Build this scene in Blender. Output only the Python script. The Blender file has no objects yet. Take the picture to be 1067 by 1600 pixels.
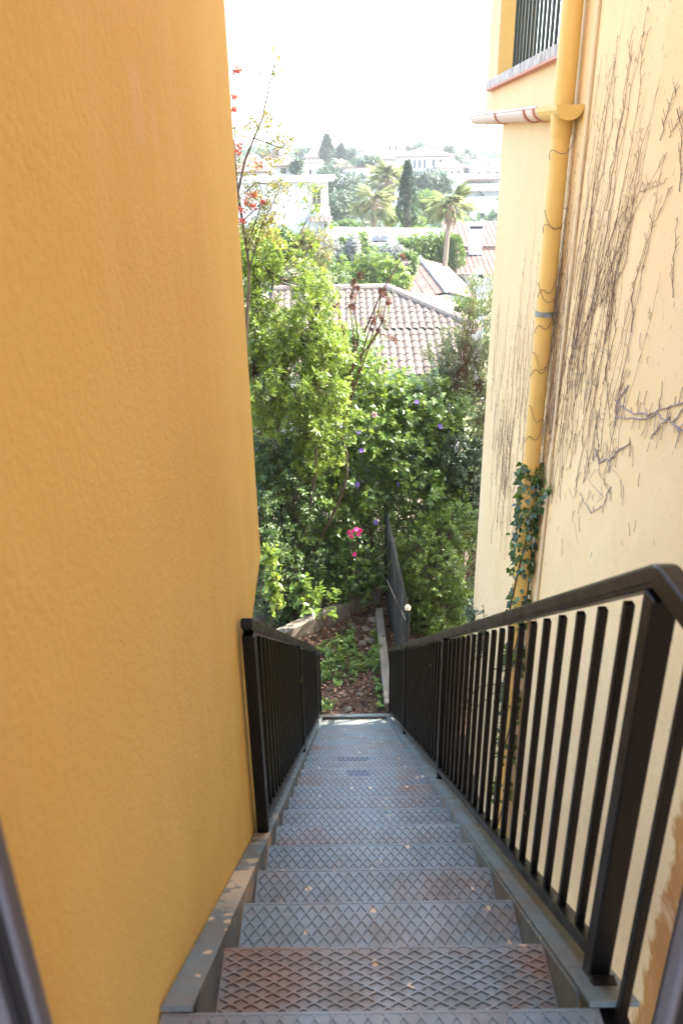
import bpy, math, random
import numpy as np
from mathutils import Vector, Matrix

random.seed(7); RNG = np.random.default_rng(7)
S = bpy.context.scene
COL = S.collection
R = math.radians

# ------------------------------------------------------------------ camera geometry
F = 1223.4                                   # focal length in pixels of the 1067x1600 photograph
_n = np.array([(580-533.5)/F, (3521-800)/F, 1.0]); _n /= np.linalg.norm(_n)
_g = np.array([(531-533.5)/F, (250-800)/F, 1.0]); _g -= _n*(_g@_n); _g /= np.linalg.norm(_g)
_r = np.cross(_n, _g)
def ray(x, y):
    c = np.array([(x-533.5)/F, (y-800)/F, 1.0]); return np.array([c@_r, c@_g, -(c@_n)])
def atX(x, y, X): d = ray(x, y); return d*X/d[0]
def atY(x, y, Y): d = ray(x, y); return d*Y/d[1]
def atZ(x, y, Z): d = ray(x, y); return d*Z/d[2]
def ppm(x, y, Y): return F/(Y/ray(x, y)[1])      # pixels per metre there

# ------------------------------------------------------------------ object helpers
def tag(o, label=None, cat=None, group=None, kind=None):
    if label: o['label'] = label
    if cat: o['category'] = cat
    if group: o['group'] = group
    if kind: o['kind'] = kind
    return o
def empty(name, loc, label, cat, group=None):
    o = bpy.data.objects.new(name, None); COL.objects.link(o); o.location = Vector(loc)
    o.empty_display_size = .2
    return tag(o, label, cat, group)
def link(name, me, mat=None, parent=None):
    o = bpy.data.objects.new(name, me); COL.objects.link(o)
    if mat is not None and not me.materials: me.materials.append(mat)
    if parent is not None:
        o.parent = parent
        p = parent
        off = Vector((0, 0, 0))
        while p is not None: off += p.location; p = p.parent
        o.location = -off                        # meshes are built in world coordinates
    return o
class MB:
    def __init__(s): s.v = []; s.f = []
    def poly(s, pts):
        b = len(s.v); s.v += [tuple(map(float, p)) for p in pts]; s.f.append(tuple(range(b, b+len(pts))))
    def hexa(s, p):                               # 8 corners: bottom 4 ccw, top 4 ccw
        b = len(s.v); s.v += [tuple(map(float, q)) for q in p]
        for q in ((3,2,1,0),(4,5,6,7),(0,1,5,4),(1,2,6,5),(2,3,7,6),(3,0,4,7)): s.f.append(tuple(b+i for i in q))
    def box(s, x0, x1, y0, y1, z0, z1):
        s.hexa([(x0,y0,z0),(x1,y0,z0),(x1,y1,z0),(x0,y1,z0),(x0,y0,z1),(x1,y0,z1),(x1,y1,z1),(x0,y1,z1)])
    def beam(s, a, b, w, h, up=(0,0,1)):          # bar of section w x h between two points
        a = Vector(a); b = Vector(b); d = (b-a).normalized(); u = Vector(up)
        sd = d.cross(u).normalized(); u = sd.cross(d).normalized()
        q = []
        for p in (a, b):
            q.append([p-sd*w/2-u*h/2, p+sd*w/2-u*h/2, p+sd*w/2+u*h/2, p-sd*w/2+u*h/2])
        A, B = q
        s.hexa([A[0],A[1],B[1],B[0],A[3],A[2],B[2],B[3]])
    def tube(s, pts, rad, n=6, cap=True):
        pts = [Vector(p) for p in pts]; m = len(pts)
        if not hasattr(rad, '__len__'): rad = [rad]*m
        b = len(s.v); ref = None
        for i, p in enumerate(pts):
            d = (pts[min(i+1, m-1)]-pts[max(i-1, 0)])
            d = d.normalized() if d.length > 1e-9 else Vector((0,0,1))
            if ref is None: ref = Vector((1,0,0)) if abs(d.x) < .8 else Vector((0,1,0))
            sd = d.cross(ref).normalized(); up = sd.cross(d).normalized(); ref = up
            for k in range(n):
                t = 2*math.pi*k/n; s.v.append(tuple(p+(sd*math.cos(t)+up*math.sin(t))*rad[i]))
        for i in range(m-1):
            for k in range(n):
                s.f.append((b+i*n+k, b+i*n+(k+1) % n, b+(i+1)*n+(k+1) % n, b+(i+1)*n+k))
        if cap:
            s.f.append(tuple(b+k for k in reversed(range(n)))); s.f.append(tuple(b+(m-1)*n+k for k in range(n)))
    def prism(s, pts, vec):
        vec = Vector(vec); b = len(s.v); n = len(pts)
        s.v += [tuple(Vector(p)) for p in pts]+[tuple(Vector(p)+vec) for p in pts]
        s.f.append(tuple(b+i for i in reversed(range(n)))); s.f.append(tuple(b+n+i for i in range(n)))
        for i in range(n): s.f.append((b+i, b+(i+1) % n, b+n+(i+1) % n, b+n+i))
    def mesh(s, name, smooth=False):
        me = bpy.data.meshes.new(name); me.from_pydata(s.v, [], s.f); me.validate()
        if smooth: me.polygons.foreach_set('use_smooth', [True]*len(me.polygons)); me.set_sharp_from_angle(angle=R(42))
        return me
    def build(s, name, mat, parent=None, smooth=False, bevel=0):
        o = link(name, s.mesh(name, smooth), mat, parent)
        if bevel:
            m = o.modifiers.new('bevel', 'BEVEL'); m.width = bevel; m.segments = 2; m.limit_method = 'ANGLE'; m.angle_limit = R(40)
        return o

# ------------------------------------------------------------------ materials
class NT:
    def __init__(s, name):
        s.m = bpy.data.materials.new(name); s.m.use_nodes = True; s.t = s.m.node_tree; s.t.nodes.clear()
        s.out = s.t.nodes.new('ShaderNodeOutputMaterial')
    def n(s, typ, props=None, **inp):
        nd = s.t.nodes.new('ShaderNode'+typ)
        for k, v in (props or {}).items(): setattr(nd, k, v)
        for k, v in inp.items():
            key = int(k[1:]) if k[0] == '_' else k.replace('_', ' ')
            s.set(nd.inputs[key], v)
        return nd
    def set(s, sock, v):
        if hasattr(v, 'bl_rna') and isinstance(v, bpy.types.NodeSocket): s.t.links.new(v, sock)
        elif isinstance(v, tuple) and len(v) == 3 and sock.type == 'RGBA': sock.default_value = (*v, 1)
        else: sock.default_value = v
    def pos(s): return s.n('NewGeometry').outputs['Position']
    def noise(s, scale, detail=4, rough=.55, vec=None, dist=0):
        nd = s.n('TexNoise', Scale=scale, Detail=detail, Roughness=rough, Distortion=dist)
        s.t.links.new(vec if vec is not None else s.pos(), nd.inputs['Vector']); return nd.outputs['Fac']
    def scaled(s, sx, sy, sz): return s.n('Mapping', Vector=s.pos(), Scale=(sx, sy, sz)).outputs[0]
    def ramp(s, fac, *stops):
        nd = s.n('ValToRGB', Fac=fac); e = nd.color_ramp.elements
        while len(e) < len(stops): e.new(.5)
        for el, (p, c) in zip(e, stops): el.position = p; el.color = (*c, 1) if hasattr(c, '__len__') else (c, c, c, 1)
        return nd.outputs['Color']
    def mix(s, fac, a, b):
        nd = s.n('Mix', {'data_type': 'RGBA'}); s.set(nd.inputs[0], fac); s.set(nd.inputs[6], a); s.set(nd.inputs[7], b); return nd.outputs[2]
    def math(s, op, a, b=0.0): 
        nd = s.n('Math', {'operation': op}, _0=a, _1=b); return nd.outputs[0]
    def mr(s, v, a, b, c=0.0, d=1.0): return s.n('MapRange', None, Value=v, From_Min=a, From_Max=b, To_Min=c, To_Max=d).outputs[0]
    def sep(s): nd = s.n('SeparateXYZ', Vector=s.pos()); return nd.outputs
    def bump(s, h, strength, dist): return s.n('Bump', Height=h, Strength=strength, Distance=dist).outputs[0]
    def surf(s, **k):
        p = s.n('BsdfPrincipled', None, **k); s.t.links.new(p.outputs[0], s.out.inputs[0]); return s.m

def stucco(name, base, dark, pale, border=None):
    t = NT(name)
    big = t.noise(.9, 5, .6); streak = t.noise(1.0, 5, .6, t.scaled(5, 5, .7))
    col = t.mix(t.ramp(big, (.35, 0), (.7, 1)), base, dark)
    col = t.mix(t.math('MULTIPLY', t.ramp(streak, (.50, 0), (.75, 1)), .35), col, pale)
    fine = t.noise(75, 3, .5)
    col = t.mix(t.math('MULTIPLY', t.ramp(fine, (.35, 1), (.5, 0)), .18), col, dark)
    if border:                                      # the unpainted old coat near the house door
        yy = t.math('ADD', t.sep()[1], t.math('MULTIPLY', t.math('SUBTRACT', t.noise(7, 4, .6), .5), .22))
        col = t.mix(t.mr(yy, 2.39, 2.43), t.mix(t.ramp(t.noise(2.2, 5), (.35, 0), (.7, 1)), (.50, .25, .07), (.42, .19, .05)), col)
        spots = t.math('MULTIPLY', t.ramp(t.noise(34, 2, .5, t.scaled(1, 1.3, .6)), (.665, 0), (.7, 1)), t.ramp(t.noise(1.6, 3), (.46, 0), (.62, 1)))
        col = t.mix(t.math('MULTIPLY', spots, .6), col, (.16, .11, .08))
    else:
        s = t.sep(); j = t.math('MULTIPLY', t.math('SUBTRACT', t.noise(9, 3), .5), .03)
        y = t.math('ADD', s[1], j); z = s[2]
        def bx(v, a, b, e): return t.math('MULTIPLY', t.mr(v, a-e, a+e), t.mr(v, b-e, b+e, 1, 0))
        m1 = t.math('MULTIPLY', bx(y, 1.575, 1.66, .006), bx(z, .03, .165, .008))
        m2 = t.math('MULTIPLY', bx(y, 1.725, 1.77, .006), bx(z, .03, .105, .008))
        col = t.mix(t.math('MULTIPLY', t.math('MAXIMUM', m1, m2), .35), col, (.78, .55, .27))
    col = t.mix(t.math('MULTIPLY', t.math('MULTIPLY', t.ramp(t.noise(3.4, 6, .7, None, 1.2), (.52, 0), (.66, 1)), t.mr(t.sep()[2], -.7, -1.6)), .4), col, pale)
    col = t.mix(t.math('MULTIPLY', t.ramp(t.noise(2.3, 6, .7, t.scaled(1, 1, .45), .8), (.56, 0), (.70, 1)), .3), col, dark)
    h = t.math('ADD', t.math('MULTIPLY', t.noise(9, 3, .6, None, 1.5), .8), t.math('ADD', t.math('MULTIPLY', t.noise(140, 3, .6), .6), t.math('MULTIPLY', t.noise(62, 3, .55), .8)))
    return t.surf(Base_Color=col, Roughness=.93, Normal=t.bump(h, .33, .006))
M = {}
M['orange'] = stucco('orange_stucco', (.79, .54, .135), (.72, .465, .10), (.82, .60, .22))
M['cream'] = stucco('cream_stucco', (.79, .595, .335), (.74, .535, .28), (.83, .67, .43), border=1)
def plain(name, c, rough=.6, var=.25, scale=4, bump=0, metal=0, bscale=40):
    t = NT(name); d = tuple(x*(1-var) for x in c)
    k = dict(Base_Color=t.mix(t.noise(scale, 5), d, c), Roughness=rough, Metallic=metal)
    if bump: k['Normal'] = t.bump(t.noise(bscale, 4), bump, .01)
    return t.surf(**k)
M['pipe'] = plain('yellow_pipe_paint', (.76, .50, .15), .5, .15, 6, .1)
M['reveal'] = plain('yellow_reveal', (.85, .62, .24), .85, .12, 3, .2)
M['gutterpink'] = plain('pinkish_gutter', (.78, .60, .54), .45, .12, 9)
M['clay'] = plain('clay_bracket', (.58, .24, .16), .6, .2, 9)
M['conduit'] = plain('pale_conduit', (.76, .63, .43), .6, .25, 9)
M['zinc'] = plain('zinc', (.30, .33, .36), .4, .3, 20, 0, .6)
M['barpaint'] = plain('green_bar_paint', (.045, .07, .07), .4, .3, 12)
M['white'] = plain('white_wall', (.62, .61, .59), .85, .12, 1.2)
M['offwhite'] = plain('offwhite_wall', (.58, .52, .46), .85, .15, 1)
M['glass'] = plain('dark_glass', (.03, .045, .06), .3, .4, 2)
M['frame_alu'] = plain('grey_aluminium', (.15, .15, .165), .35, .1, 9, 0, .3)
M['frame_dark'] = plain('dark_gasket', (.012, .012, .014), .45, .2, 9)
M['timber'] = None
M['bark'] = plain('bark', (.11, .075, .05), .9, .5, 14, .5)
M['redbark'] = plain('reddish_bark', (.13, .065, .04), .9, .45, 14, .5)
M['dryvine'] = plain('dry_vine', (.27, .175, .135), .9, .5, 30)
M['greyvine'] = plain('grey_vine', (.40, .32, .31), .9, .35, 30)
M['seed'] = plain('dry_seed', (.13, .045, .035), .9, .5, 20)
M['palmbark'] = plain('palm_bark', (.36, .27, .19), .95, .4, 6, .6, 0, 10)
M['deadfrond'] = plain('dead_frond', (.34, .25, .14), .9, .4, 8)
M['netgreen'] = plain('green_wire', (.010, .022, .022), .6, .3, 10)
M['reed'] = plain('reed', (.06, .042, .032), .9, .5, 12)
M['rust'] = plain('rusty_stake', (.20, .075, .03), .9, .5, 25)
M['greypave'] = plain('grey_ridge_tile', (.36, .30, .24), .9, .25, 8)
t = NT('bare_concrete')
t_c = t.mix(t.ramp(t.noise(14, 5, .6, t.scaled(2, 2, .5)), (.45, 0), (.7, 1)), (.55, .51, .46), (.16, .15, .15))
M['concrete'] = t.surf(Base_Color=t_c, Roughness=.95, Normal=t.bump(t.noise(40, 4), .5, .01))
# weathered steel of the stairs
def steel(name, base, splash, rustamt):
    t = NT(name)
    col = t.mix(t.noise(3.5, 6, .65), base, tuple(x*.6 for x in base))
    col = t.mix(t.math('MULTIPLY', t.ramp(t.noise(40, 4, .6), (.5, 0), (.75, 1)), .3), col, (.27, .30, .295))
    rm = t.math('MINIMUM', t.math('MULTIPLY', t.ramp(t.noise(2.6, 6, .68, t.scaled(1, 1.6, 1.6)), (.43 if rustamt > 1 else .47, 0), (.66, 1)), rustamt), .92)
    col = t.mix(rm, col, t.mix(t.noise(30, 4), (.165, .085, .045), (.23, .14, .085)))
    v = t.n('TexVoronoi', Scale=17.0, Randomness=1.0, Vector=t.pos()); dst = t.math('ADD', v.outputs['Distance'], t.math('MULTIPLY', t.math('SUBTRACT', t.noise(50, 3), .5), .35))
    gate = t.ramp(v.outputs['Color'], (.60-splash*.2, 0), (.62-splash*.2, 1))
    sp = t.math('MULTIPLY', t.ramp(dst, (.13+splash*.1, 1), (.16+splash*.1, 0)), gate)
    if splash > .5: sp = t.math('MAXIMUM', sp, t.math('MULTIPLY', t.ramp(t.noise(5.5, 5, .65), (.53, 0), (.56, 1)), t.mr(t.math('ABSOLUTE', t.math('SUBTRACT', t.sep()[1], 2.0)), .35, .6, 1, 0)))
    else: col = t.mix(t.math('MULTIPLY', t.mr(t.math('ABSOLUTE', t.math('SUBTRACT', t.math('ADD', t.sep()[0], t.math('MULTIPLY', t.noise(3), .2)), .16)), .05, .3, 1, 0), .35), col, (.31, .345, .34))
    col = t.mix(t.math('MULTIPLY', sp, .8), col, (.62, .47, .30))
    rough = t.mr(t.noise(12, 4), .3, .7, .38, .62)
    return t.surf(Base_Color=col, Roughness=rough, Metallic=.35, Normal=t.bump(t.noise(60, 4), .2, .004))
M['steel'] = steel('weathered_steel', (.19, .23, .225), 0.05, .6)
M['steel_rust'] = steel('rusty_steel', (.195, .22, .21), 0.12, 1.0)
M['steel_rusty'] = steel('rusty_top_steel', (.19, .215, .205), .3, 1.2)
M['steel_splash'] = steel('splashed_steel', (.18, .225, .235), 1.0, .25)
M['bluepatch'] = plain('blue_worn_paint', (.10, .115, .17), .5, .5, 30)
t = NT('black_rail_paint')
c = t.mix(t.noise(5, 5), (.0045, .0042, .0036), (.010, .009, .0075))
c = t.mix(t.ramp(t.noise(26, 3, .5, t.scaled(1, 1, .35)), (.745, 0), (.76, 1)), c, (.36, .21, .06))
M['black'] = t.surf(Base_Color=c, Roughness=t.mr(t.noise(9, 4), .3, .7, .28, .45), Specular_IOR_Level=.25, Normal=t.bump(t.noise(45, 3), .12, .004))
t = NT('grey_timber')
c = t.mix(t.noise(5, 6, .65, t.scaled(6, 1.2, 6)), (.13, .11, .085), (.27, .24, .20))
c = t.mix(t.math('MULTIPLY', t.ramp(t.noise(3.2, 5), (.5, 0), (.7, 1)), .5), c, (.14, .15, .08))
M['timber'] = t.surf(Base_Color=c, Roughness=.92, Normal=t.bump(t.noise(12, 5, .6, t.scaled(6, 1, 6)), .6, .01))
# roof tiles
def tiles(name, a, b, pale):
    t = NT(name)
    v = t.n('TexVoronoi', Scale=4.2, Vector=t.pos())
    col = t.mix(t.n('SeparateColor', Color=v.outputs['Color']).outputs[0], a, b)
    col = t.mix(t.math('MULTIPLY', t.ramp(t.noise(2.0, 6, .7), (.45, 0), (.68, 1)), .75), col, pale)
    col = t.mix(t.math('MULTIPLY', t.ramp(t.noise(9, 4, .6), (.55, 0), (.72, 1)), .5), col, (.12, .10, .09))
    return t.surf(Base_Color=col, Roughness=.92)
M['tile'] = tiles('clay_tile', (.165, .122, .092), (.10, .072, .058), (.19, .168, .14))
M['tile_far'] = tiles('clay_tile_far', (.19, .118, .092), (.14, .085, .068), (.21, .155, .13))
M['roofwhite'] = plain('pale_roof', (.44, .42, .39), .85, .2, 3)
# ground
t = NT('soil')
c = t.mix(t.noise(9, 7, .7), (.035, .022, .014), (.11, .07, .045))
c = t.mix(t.math('MULTIPLY', t.ramp(t.noise(55, 3), (.5, 0), (.62, 1)), .6), c, (.24, .16, .11))
far = t.mr(t.sep()[1], 16, 24)
c = t.mix(far, c, t.mix(t.noise(.12, 6, .7), (.09, .12, .045), (.30, .26, .17)))
M['soil'] = t.surf(Base_Color=c, Roughness=.97, Normal=t.bump(t.noise(35, 6, .7), .8, .03))
# foliage
def leafmat(name, dark, mid, light, trans=.42, tcol=None, rough=.38, spec=.45):
    t = NT(name)
    at = t.n('Attribute', {'attribute_name': 'tint'}).outputs['Fac']
    col = t.ramp(at, (0, dark), (.55, mid), (1, light))
    p = t.n('BsdfPrincipled', None, Base_Color=col, Roughness=rough, Specular_IOR_Level=spec)
    tc = t.mix(.5, col, tcol or tuple(min(1, x*2.0) for x in light))
    tr = t.n('BsdfTranslucent', None, Color=tc)
    mx = t.n('MixShader', None, Fac=trans, _1=p.outputs[0], _2=tr.outputs[0])
    t.t.links.new(mx.outputs[0], t.out.inputs[0]); return t.m
L = {}
L['lime'] = leafmat('lime_leaf', (.065, .12, .02), (.15, .23, .035), (.26, .33, .06), .40, (.52, .64, .08), .33, .5)
L['mid'] = leafmat('mid_leaf', (.03, .07, .02), (.08, .15, .032), (.16, .25, .05), .34, (.36, .52, .07), .33, .5)
L['dark'] = leafmat('dark_leaf', (.02, .045, .015), (.05, .092, .024), (.115, .175, .038), .32, (.18, .32, .06), .42, .4)
L['blue'] = leafmat('bluish_leaf', (.03, .058, .034), (.06, .10, .055), (.125, .175, .09), .26, (.22, .32, .10), .45, .4)
L['heart'] = leafmat('heart_leaf', (.05, .10, .03), (.115, .19, .045), (.22, .31, .06), .36, (.50, .66, .07), .32, .5)
L['olive'] = leafmat('olive_leaf', (.07, .095, .04), (.14, .17, .07), (.26, .29, .13), .38, (.35, .42, .12))
L['ivy'] = leafmat('ivy_leaf', (.018, .045, .010), (.04, .085, .016), (.13, .22, .035), .3, (.2, .4, .05), .28, .6)
L['yellow'] = leafmat('yellowing_leaf', (.08, .11, .025), (.16, .16, .04), (.26, .20, .05), .4, (.5, .42, .09))
L['hedge'] = leafmat('hedge_leaf', (.05, .10, .02), (.115, .19, .03), (.20, .28, .05), .33, (.44, .60, .06), .34, .5)
L['silver'] = leafmat('silver_leaf', (.17, .19, .17), (.26, .28, .26), (.38, .39, .36), .25, (.4, .42, .3))
L['palm'] = leafmat('palm_leaf', (.10, .14, .06), (.18, .22, .10), (.30, .32, .16), .4, (.45, .48, .2))
L['conifer'] = leafmat('conifer_leaf', (.012, .035, .02), (.025, .062, .032), (.05, .10, .05), .15, (.1, .18, .05))
L['far'] = leafmat('far_leaf', (.045, .075, .05), (.075, .12, .075), (.12, .17, .09), .25, (.14, .22, .07))
L['red'] = leafmat('red_flower', (.36, .07, .06), (.46, .12, .10), (.52, .24, .15), .4, (.9, .2, .1), .6, .2)
L['pink'] = leafmat('pink_flower', (.55, .02, .16), (.68, .04, .22), (.75, .12, .32), .35, (.9, .08, .3), .6, .2)
L['violet'] = leafmat('violet_flower', (.12, .07, .36), (.19, .12, .45), (.34, .25, .55), .35, (.3, .2, .6), .6, .2)
L['palepink'] = leafmat('pale_pink_flower', (.62, .35, .48), (.70, .45, .55), (.78, .58, .62), .4, (.8, .6, .7), .6, .2)
L['litter'] = leafmat('leaf_litter', (.05, .028, .018), (.14, .08, .05), (.36, .22, .14), .1, (.3, .2, .1), .8, .2)
L['seed'] = leafmat('seed_head', (.06, .025, .02), (.13, .05, .035), (.20, .09, .06), .15, (.2, .08, .04), .8, .2)

# ------------------------------------------------------------------ leaf builder
SHAPES = {   # half outline (along, across) of a leaf, tip last
    'ovate': [(.0, .0), (.22, .38), (.55, .44), (1, 0)],
    'lance': [(.0, .0), (.3, .40), (.68, .38), (1, 0)],
    'heart': [(.0, .0), (-.10, .34), (.25, .56), (1, 0)],
    'blade': [(.0, .12), (.4, .5), (.75, .4), (1, 0)],
}
def unit(a): return a/np.maximum(np.linalg.norm(a, axis=-1, keepdims=True), 1e-9)
def leaf_arrays(P, A, Nr, Ln, Wd, shape='ovate', fold=.25, droop=.15):
    n = len(P); A = unit(A); Sd = unit(np.cross(A, Nr)); Nn = np.cross(Sd, A)
    pts = SHAPES[shape]; L_ = np.asarray(Ln)[:, None]; W_ = np.asarray(Wd)[:, None]
    def pt(a, s, side): return P + A*(a*L_) + Sd*(side*s*W_) + Nn*(fold*s*W_ - droop*L_*a*a)
    vs = [pt(pts[0][0], 0, 0), pt(pts[1][0], pts[1][1], 1), pt(pts[2][0], pts[2][1], 1), pt(1, 0, 0), pt(pts[2][0], pts[2][1], -1), pt(pts[1][0], pts[1][1], -1)]
    V = np.stack(vs, 1).reshape(-1, 3)
    b = (np.arange(n)*6)[:, None, None]
    Fq = (b + np.array([[0, 1, 2, 3], [0, 3, 4, 5]])[None]).reshape(-1, 4)
    return V, Fq
def leaf_mesh(name, parts, tints):
    V = np.concatenate([p[0] for p in parts]); off = 0; Fs = []
    for p in parts: Fs.append(p[1]+off); off += len(p[0])
    Fq = np.concatenate(Fs); T = np.concatenate([np.repeat(t, 6) for t in tints])
    me = bpy.data.meshes.new(name); me.vertices.add(len(V)); me.vertices.foreach_set('co', V.astype(np.float32).ravel())
    me.loops.add(Fq.size); me.loops.foreach_set('vertex_index', Fq.astype(np.int32).ravel())
    me.polygons.add(len(Fq)); me.polygons.foreach_set('loop_start', np.arange(0, Fq.size, 4, dtype=np.int32))
    me.update(calc_edges=True)
    a = me.attributes.new('tint', 'FLOAT', 'POINT'); a.data.foreach_set('value', T.astype(np.float32))
    return me
def rnd(n, k=3): return RNG.normal(size=(n, k))
def shoots(P, D, n_leaf, slen, LL, WW, shape, spread=.9, droop=.15, tintbase=None, whorl=False):
    """leafy shoots: P starts (m,3), D directions (m,3) -> leaf arrays, tints"""
    m = len(P); D = unit(D)
    ref = unit(np.cross(D, unit(rnd(m)))); ref2 = np.cross(D, ref)
    tt = np.linspace(.15, 1, n_leaf) if not whorl else np.concatenate([np.linspace(.3, .8, n_leaf//3), np.linspace(.85, 1, n_leaf-n_leaf//3)])
    Ps, As, Ns, Ls, Ts = [], [], [], [], []
    tb = RNG.random(m)*.65 + .08 if tintbase is None else tintbase
    for i, u in enumerate(tt):
        ang = i*2.39996 + RNG.random(m)*.8
        rad = ref*np.cos(ang)[:, None] + ref2*np.sin(ang)[:, None]
        base = P + D*(slen*u)[:, None] + np.array([0, 0, -1])*(slen*.15*u*u)[:, None]
        ax = unit(D*(1-spread*.65) + rad*spread + rnd(m)*.18 + np.array([0, 0, .05]))
        up = np.tile([0, 0, 1.0], (m, 1)) + D*.6 + rnd(m)*.35
        Ps.append(base); As.append(ax); Ns.append(up)
        Ls.append(LL*(.65+.6*RNG.random(m))*(1.0 if u < .9 else .8)); Ts.append(np.clip(tb + (u-.5)*.35 + rnd(m, 1)[:, 0]*.13, 0, 1))
    P_ = np.concatenate(Ps); A_ = np.concatenate(As); N_ = np.concatenate(Ns); L_ = np.concatenate(Ls)
    return leaf_arrays(P_, A_, N_, L_, L_*(WW/LL), shape, .25, droop), np.concatenate(Ts)

def blob_points(ells, n, shell=.5):
    """points in a union of ellipsoids, biased to the shell, with gaps; returns points and outward dirs"""
    vol = np.array([e[1][0]*e[1][1]*e[1][2] for e in ells])**.5; pr = vol/vol.sum()
    ph = RNG.random((6, 3))*6; fr = rnd(6)*2.2
    out, dirs = [], []
    while sum(map(len, out)) < n:
        k = RNG.choice(len(ells), n, p=pr); C = np.array([ells[i][0] for i in k]); Rr = np.array([ells[i][1] for i in k])
        u = unit(rnd(n)); rr = shell + (1-shell)*RNG.random(n)**.6
        rr *= 1 + .16*np.sin(u@np.array([5.1, 1.7, 3.3])*1.7+k)*np.cos(u@np.array([1.2, 6.0, 2.2])+k*2)
        p = C + u*Rr*rr[:, None]
        sc = Rr.mean(1)
        q = (p-C)/sc[:, None]
        g = sum(np.sin(q@fr[j]+ph[j, 0]+k) for j in range(6))
        keep = g > -1.3
        out.append(p[keep]); dirs.append(unit(u/Rr)[keep])
    return np.concatenate(out)[:n], np.concatenate(dirs)[:n]

def bush(name, label, cat, base, ells, n_shoot, n_leaf, LL, WW, mat, slen=.3, shape='ovate', bark='bark', stem=.035, up=.5,
         shell=.5, nodes=9, spread=.9, droop=.15, group=None, whorl=False, twig=True, foliage='foliage', extra=None):
    root = empty(name, base, label, cat, group)
    P, O = blob_points(ells, n_shoot, shell)
    D = unit(O*.7 + np.array([0, 0, up]) + rnd(n_shoot)*.45)
    sl = slen*(.6+.8*RNG.random(n_shoot))
    P = P - D*(sl*.5)[:, None]
    if extra is not None: P = np.concatenate([P, extra[0]]); D = np.concatenate([D, extra[1]]); sl = np.concatenate([sl, np.full(len(extra[0]), slen)])
    arr, tint = shoots(P, D, n_leaf, sl, LL, WW, shape, spread, droop, None, whorl)
    me = leaf_mesh(foliage, [arr], [tint])
    b = MB(); B = np.array(base, float)
    idx = RNG.choice(n_shoot, min(nodes, n_shoot), replace=False); nd = P[idx]*.8 + np.mean(P, 0)*.2
    for q in nd:
        mid = B*.45+q*.55 + rnd(1)[0]*.12*np.linalg.norm(q-B)*.6; mid[2] = B[2]*.4+q[2]*.6
        cp = np.array([B+rnd(1)[0]*np.array([.05, .05, 0])*stem*10, B*.7+mid*.3+rnd(1)[0]*stem, mid+rnd(1)[0]*stem*.8, q*.55+mid*.45+rnd(1)[0]*stem*1.2, q]); pts = []
        for k in range(4):                               # Catmull-Rom through the control points
            p0, p1, p2, p3 = cp[max(k-1, 0)], cp[k], cp[k+1], cp[min(k+2, 4)]
            for t_ in (0, .25, .5, .75): pts.append(.5*(2*p1+(p2-p0)*t_+(2*p0-5*p1+4*p2-p3)*t_**2+(3*p1-p0-3*p2+p3)*t_**3)+rnd(1)[0]*stem*.12)
        pts.append(q); st_ = min(stem, .035)
        b.tube(pts, [st_*(1-.8*(k/16)**.8) for k in range(17)], 6)
    if twig:
        for i in range(0, len(P), 1 if len(P) < 500 else 2):
            j = np.argmin(((nd-P[i])**2).sum(1)); q = nd[j]
            tw = min(stem, .03); b.tube([q, (q+P[i])/2+rnd(1)[0]*.06*np.linalg.norm(q-P[i]), P[i], P[i]+unit(D[i])*sl[i]*.95], [tw*.17, tw*.13, tw*.1, tw*.04], 3, False)
    b.build('trunk', M[bark], root, True)
    link(foliage, me, L[mat], root)
    return root
def E(px, py, Y, rx, ry, rd=None):        # an ellipsoid seen at (px,py), Y metres away, rx, ry in photo pixels
    c = atY(px, py, Y); k = ppm(px, py, Y); a, b_ = rx/k, ry/k
    return (c, (a, rd if rd else (a+b_)*.5, b_))

# ------------------------------------------------------------------ terrain
GY = np.array([-400, -6, 10.6, 13, 16, 22, 36, 45, 60, 75, 100, 150, 200, 300, 420, 700, 1500, 4000])
GZ = np.array([-6.1, -6.1, -6.1, -6.8, -8, -9.2, -9.2, -7.4, -6.6, -7.6, -7.2, -6.0, -3.6, .0, 3.0, 2, -10, -30])
def gz(x, y):
    z = np.interp(y, GY, GZ)
    return z + np.where(np.abs(y) > 20, .4*np.sin(x*.11+1)*np.cos(y*.07) + np.clip((np.abs(y)-60)/200, 0, 1)*2*np.sin(x*.021+y*.013), 0)
xs = np.concatenate([np.linspace(-2500, -60, 14), np.linspace(-50, -5, 16), np.linspace(-4, 4, 25), np.linspace(5, 50, 16), np.linspace(60, 2500, 14)])
ys = np.concatenate([np.linspace(-400, -8, 6), np.linspace(-6, 18, 49), np.linspace(19, 80, 40), np.linspace(85, 450, 50), np.linspace(480, 4000, 16)])
XX, YY = np.meshgrid(xs, ys); ZZ = gz(XX, YY) + .02*np.sin(XX*7)*np.cos(YY*6)*(np.abs(YY-8) < 6)
b = MB(); b.v = list(map(tuple, np.stack([XX.ravel(), YY.ravel(), ZZ.ravel()], 1))); nx = len(xs)
b.f = [(j*nx+i, j*nx+i+1, (j+1)*nx+i+1, (j+1)*nx+i) for j in range(len(ys)-1) for i in range(nx-1)]
tag(b.build('ground', M['soil'], None, True), kind='structure')

# ------------------------------------------------------------------ orange house on the left
XL = -.37; CY = 3.05
b = MB()
prof = [(.42, -6.3), (2.40, -6.3), (2.40, -2.0), (2.56, -1.665), (CY, -1.575), (CY, 5.2), (.42, 5.2)]
b.prism([(XL, y, z) for y, z in prof], (-3.6, 0, 0))
lh = empty('house', (-2, 1.7, -6.1), 'plain orange stucco house rising straight beside the left edge of the stairs', 'house')
b.build('wall', M['orange'], lh, bevel=.02)
b = MB(); b.box(XL-3.75, XL+.12, .3, CY+.13, 5.2, 5.32); b.build('roof_slab', M['clay'], lh)

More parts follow.
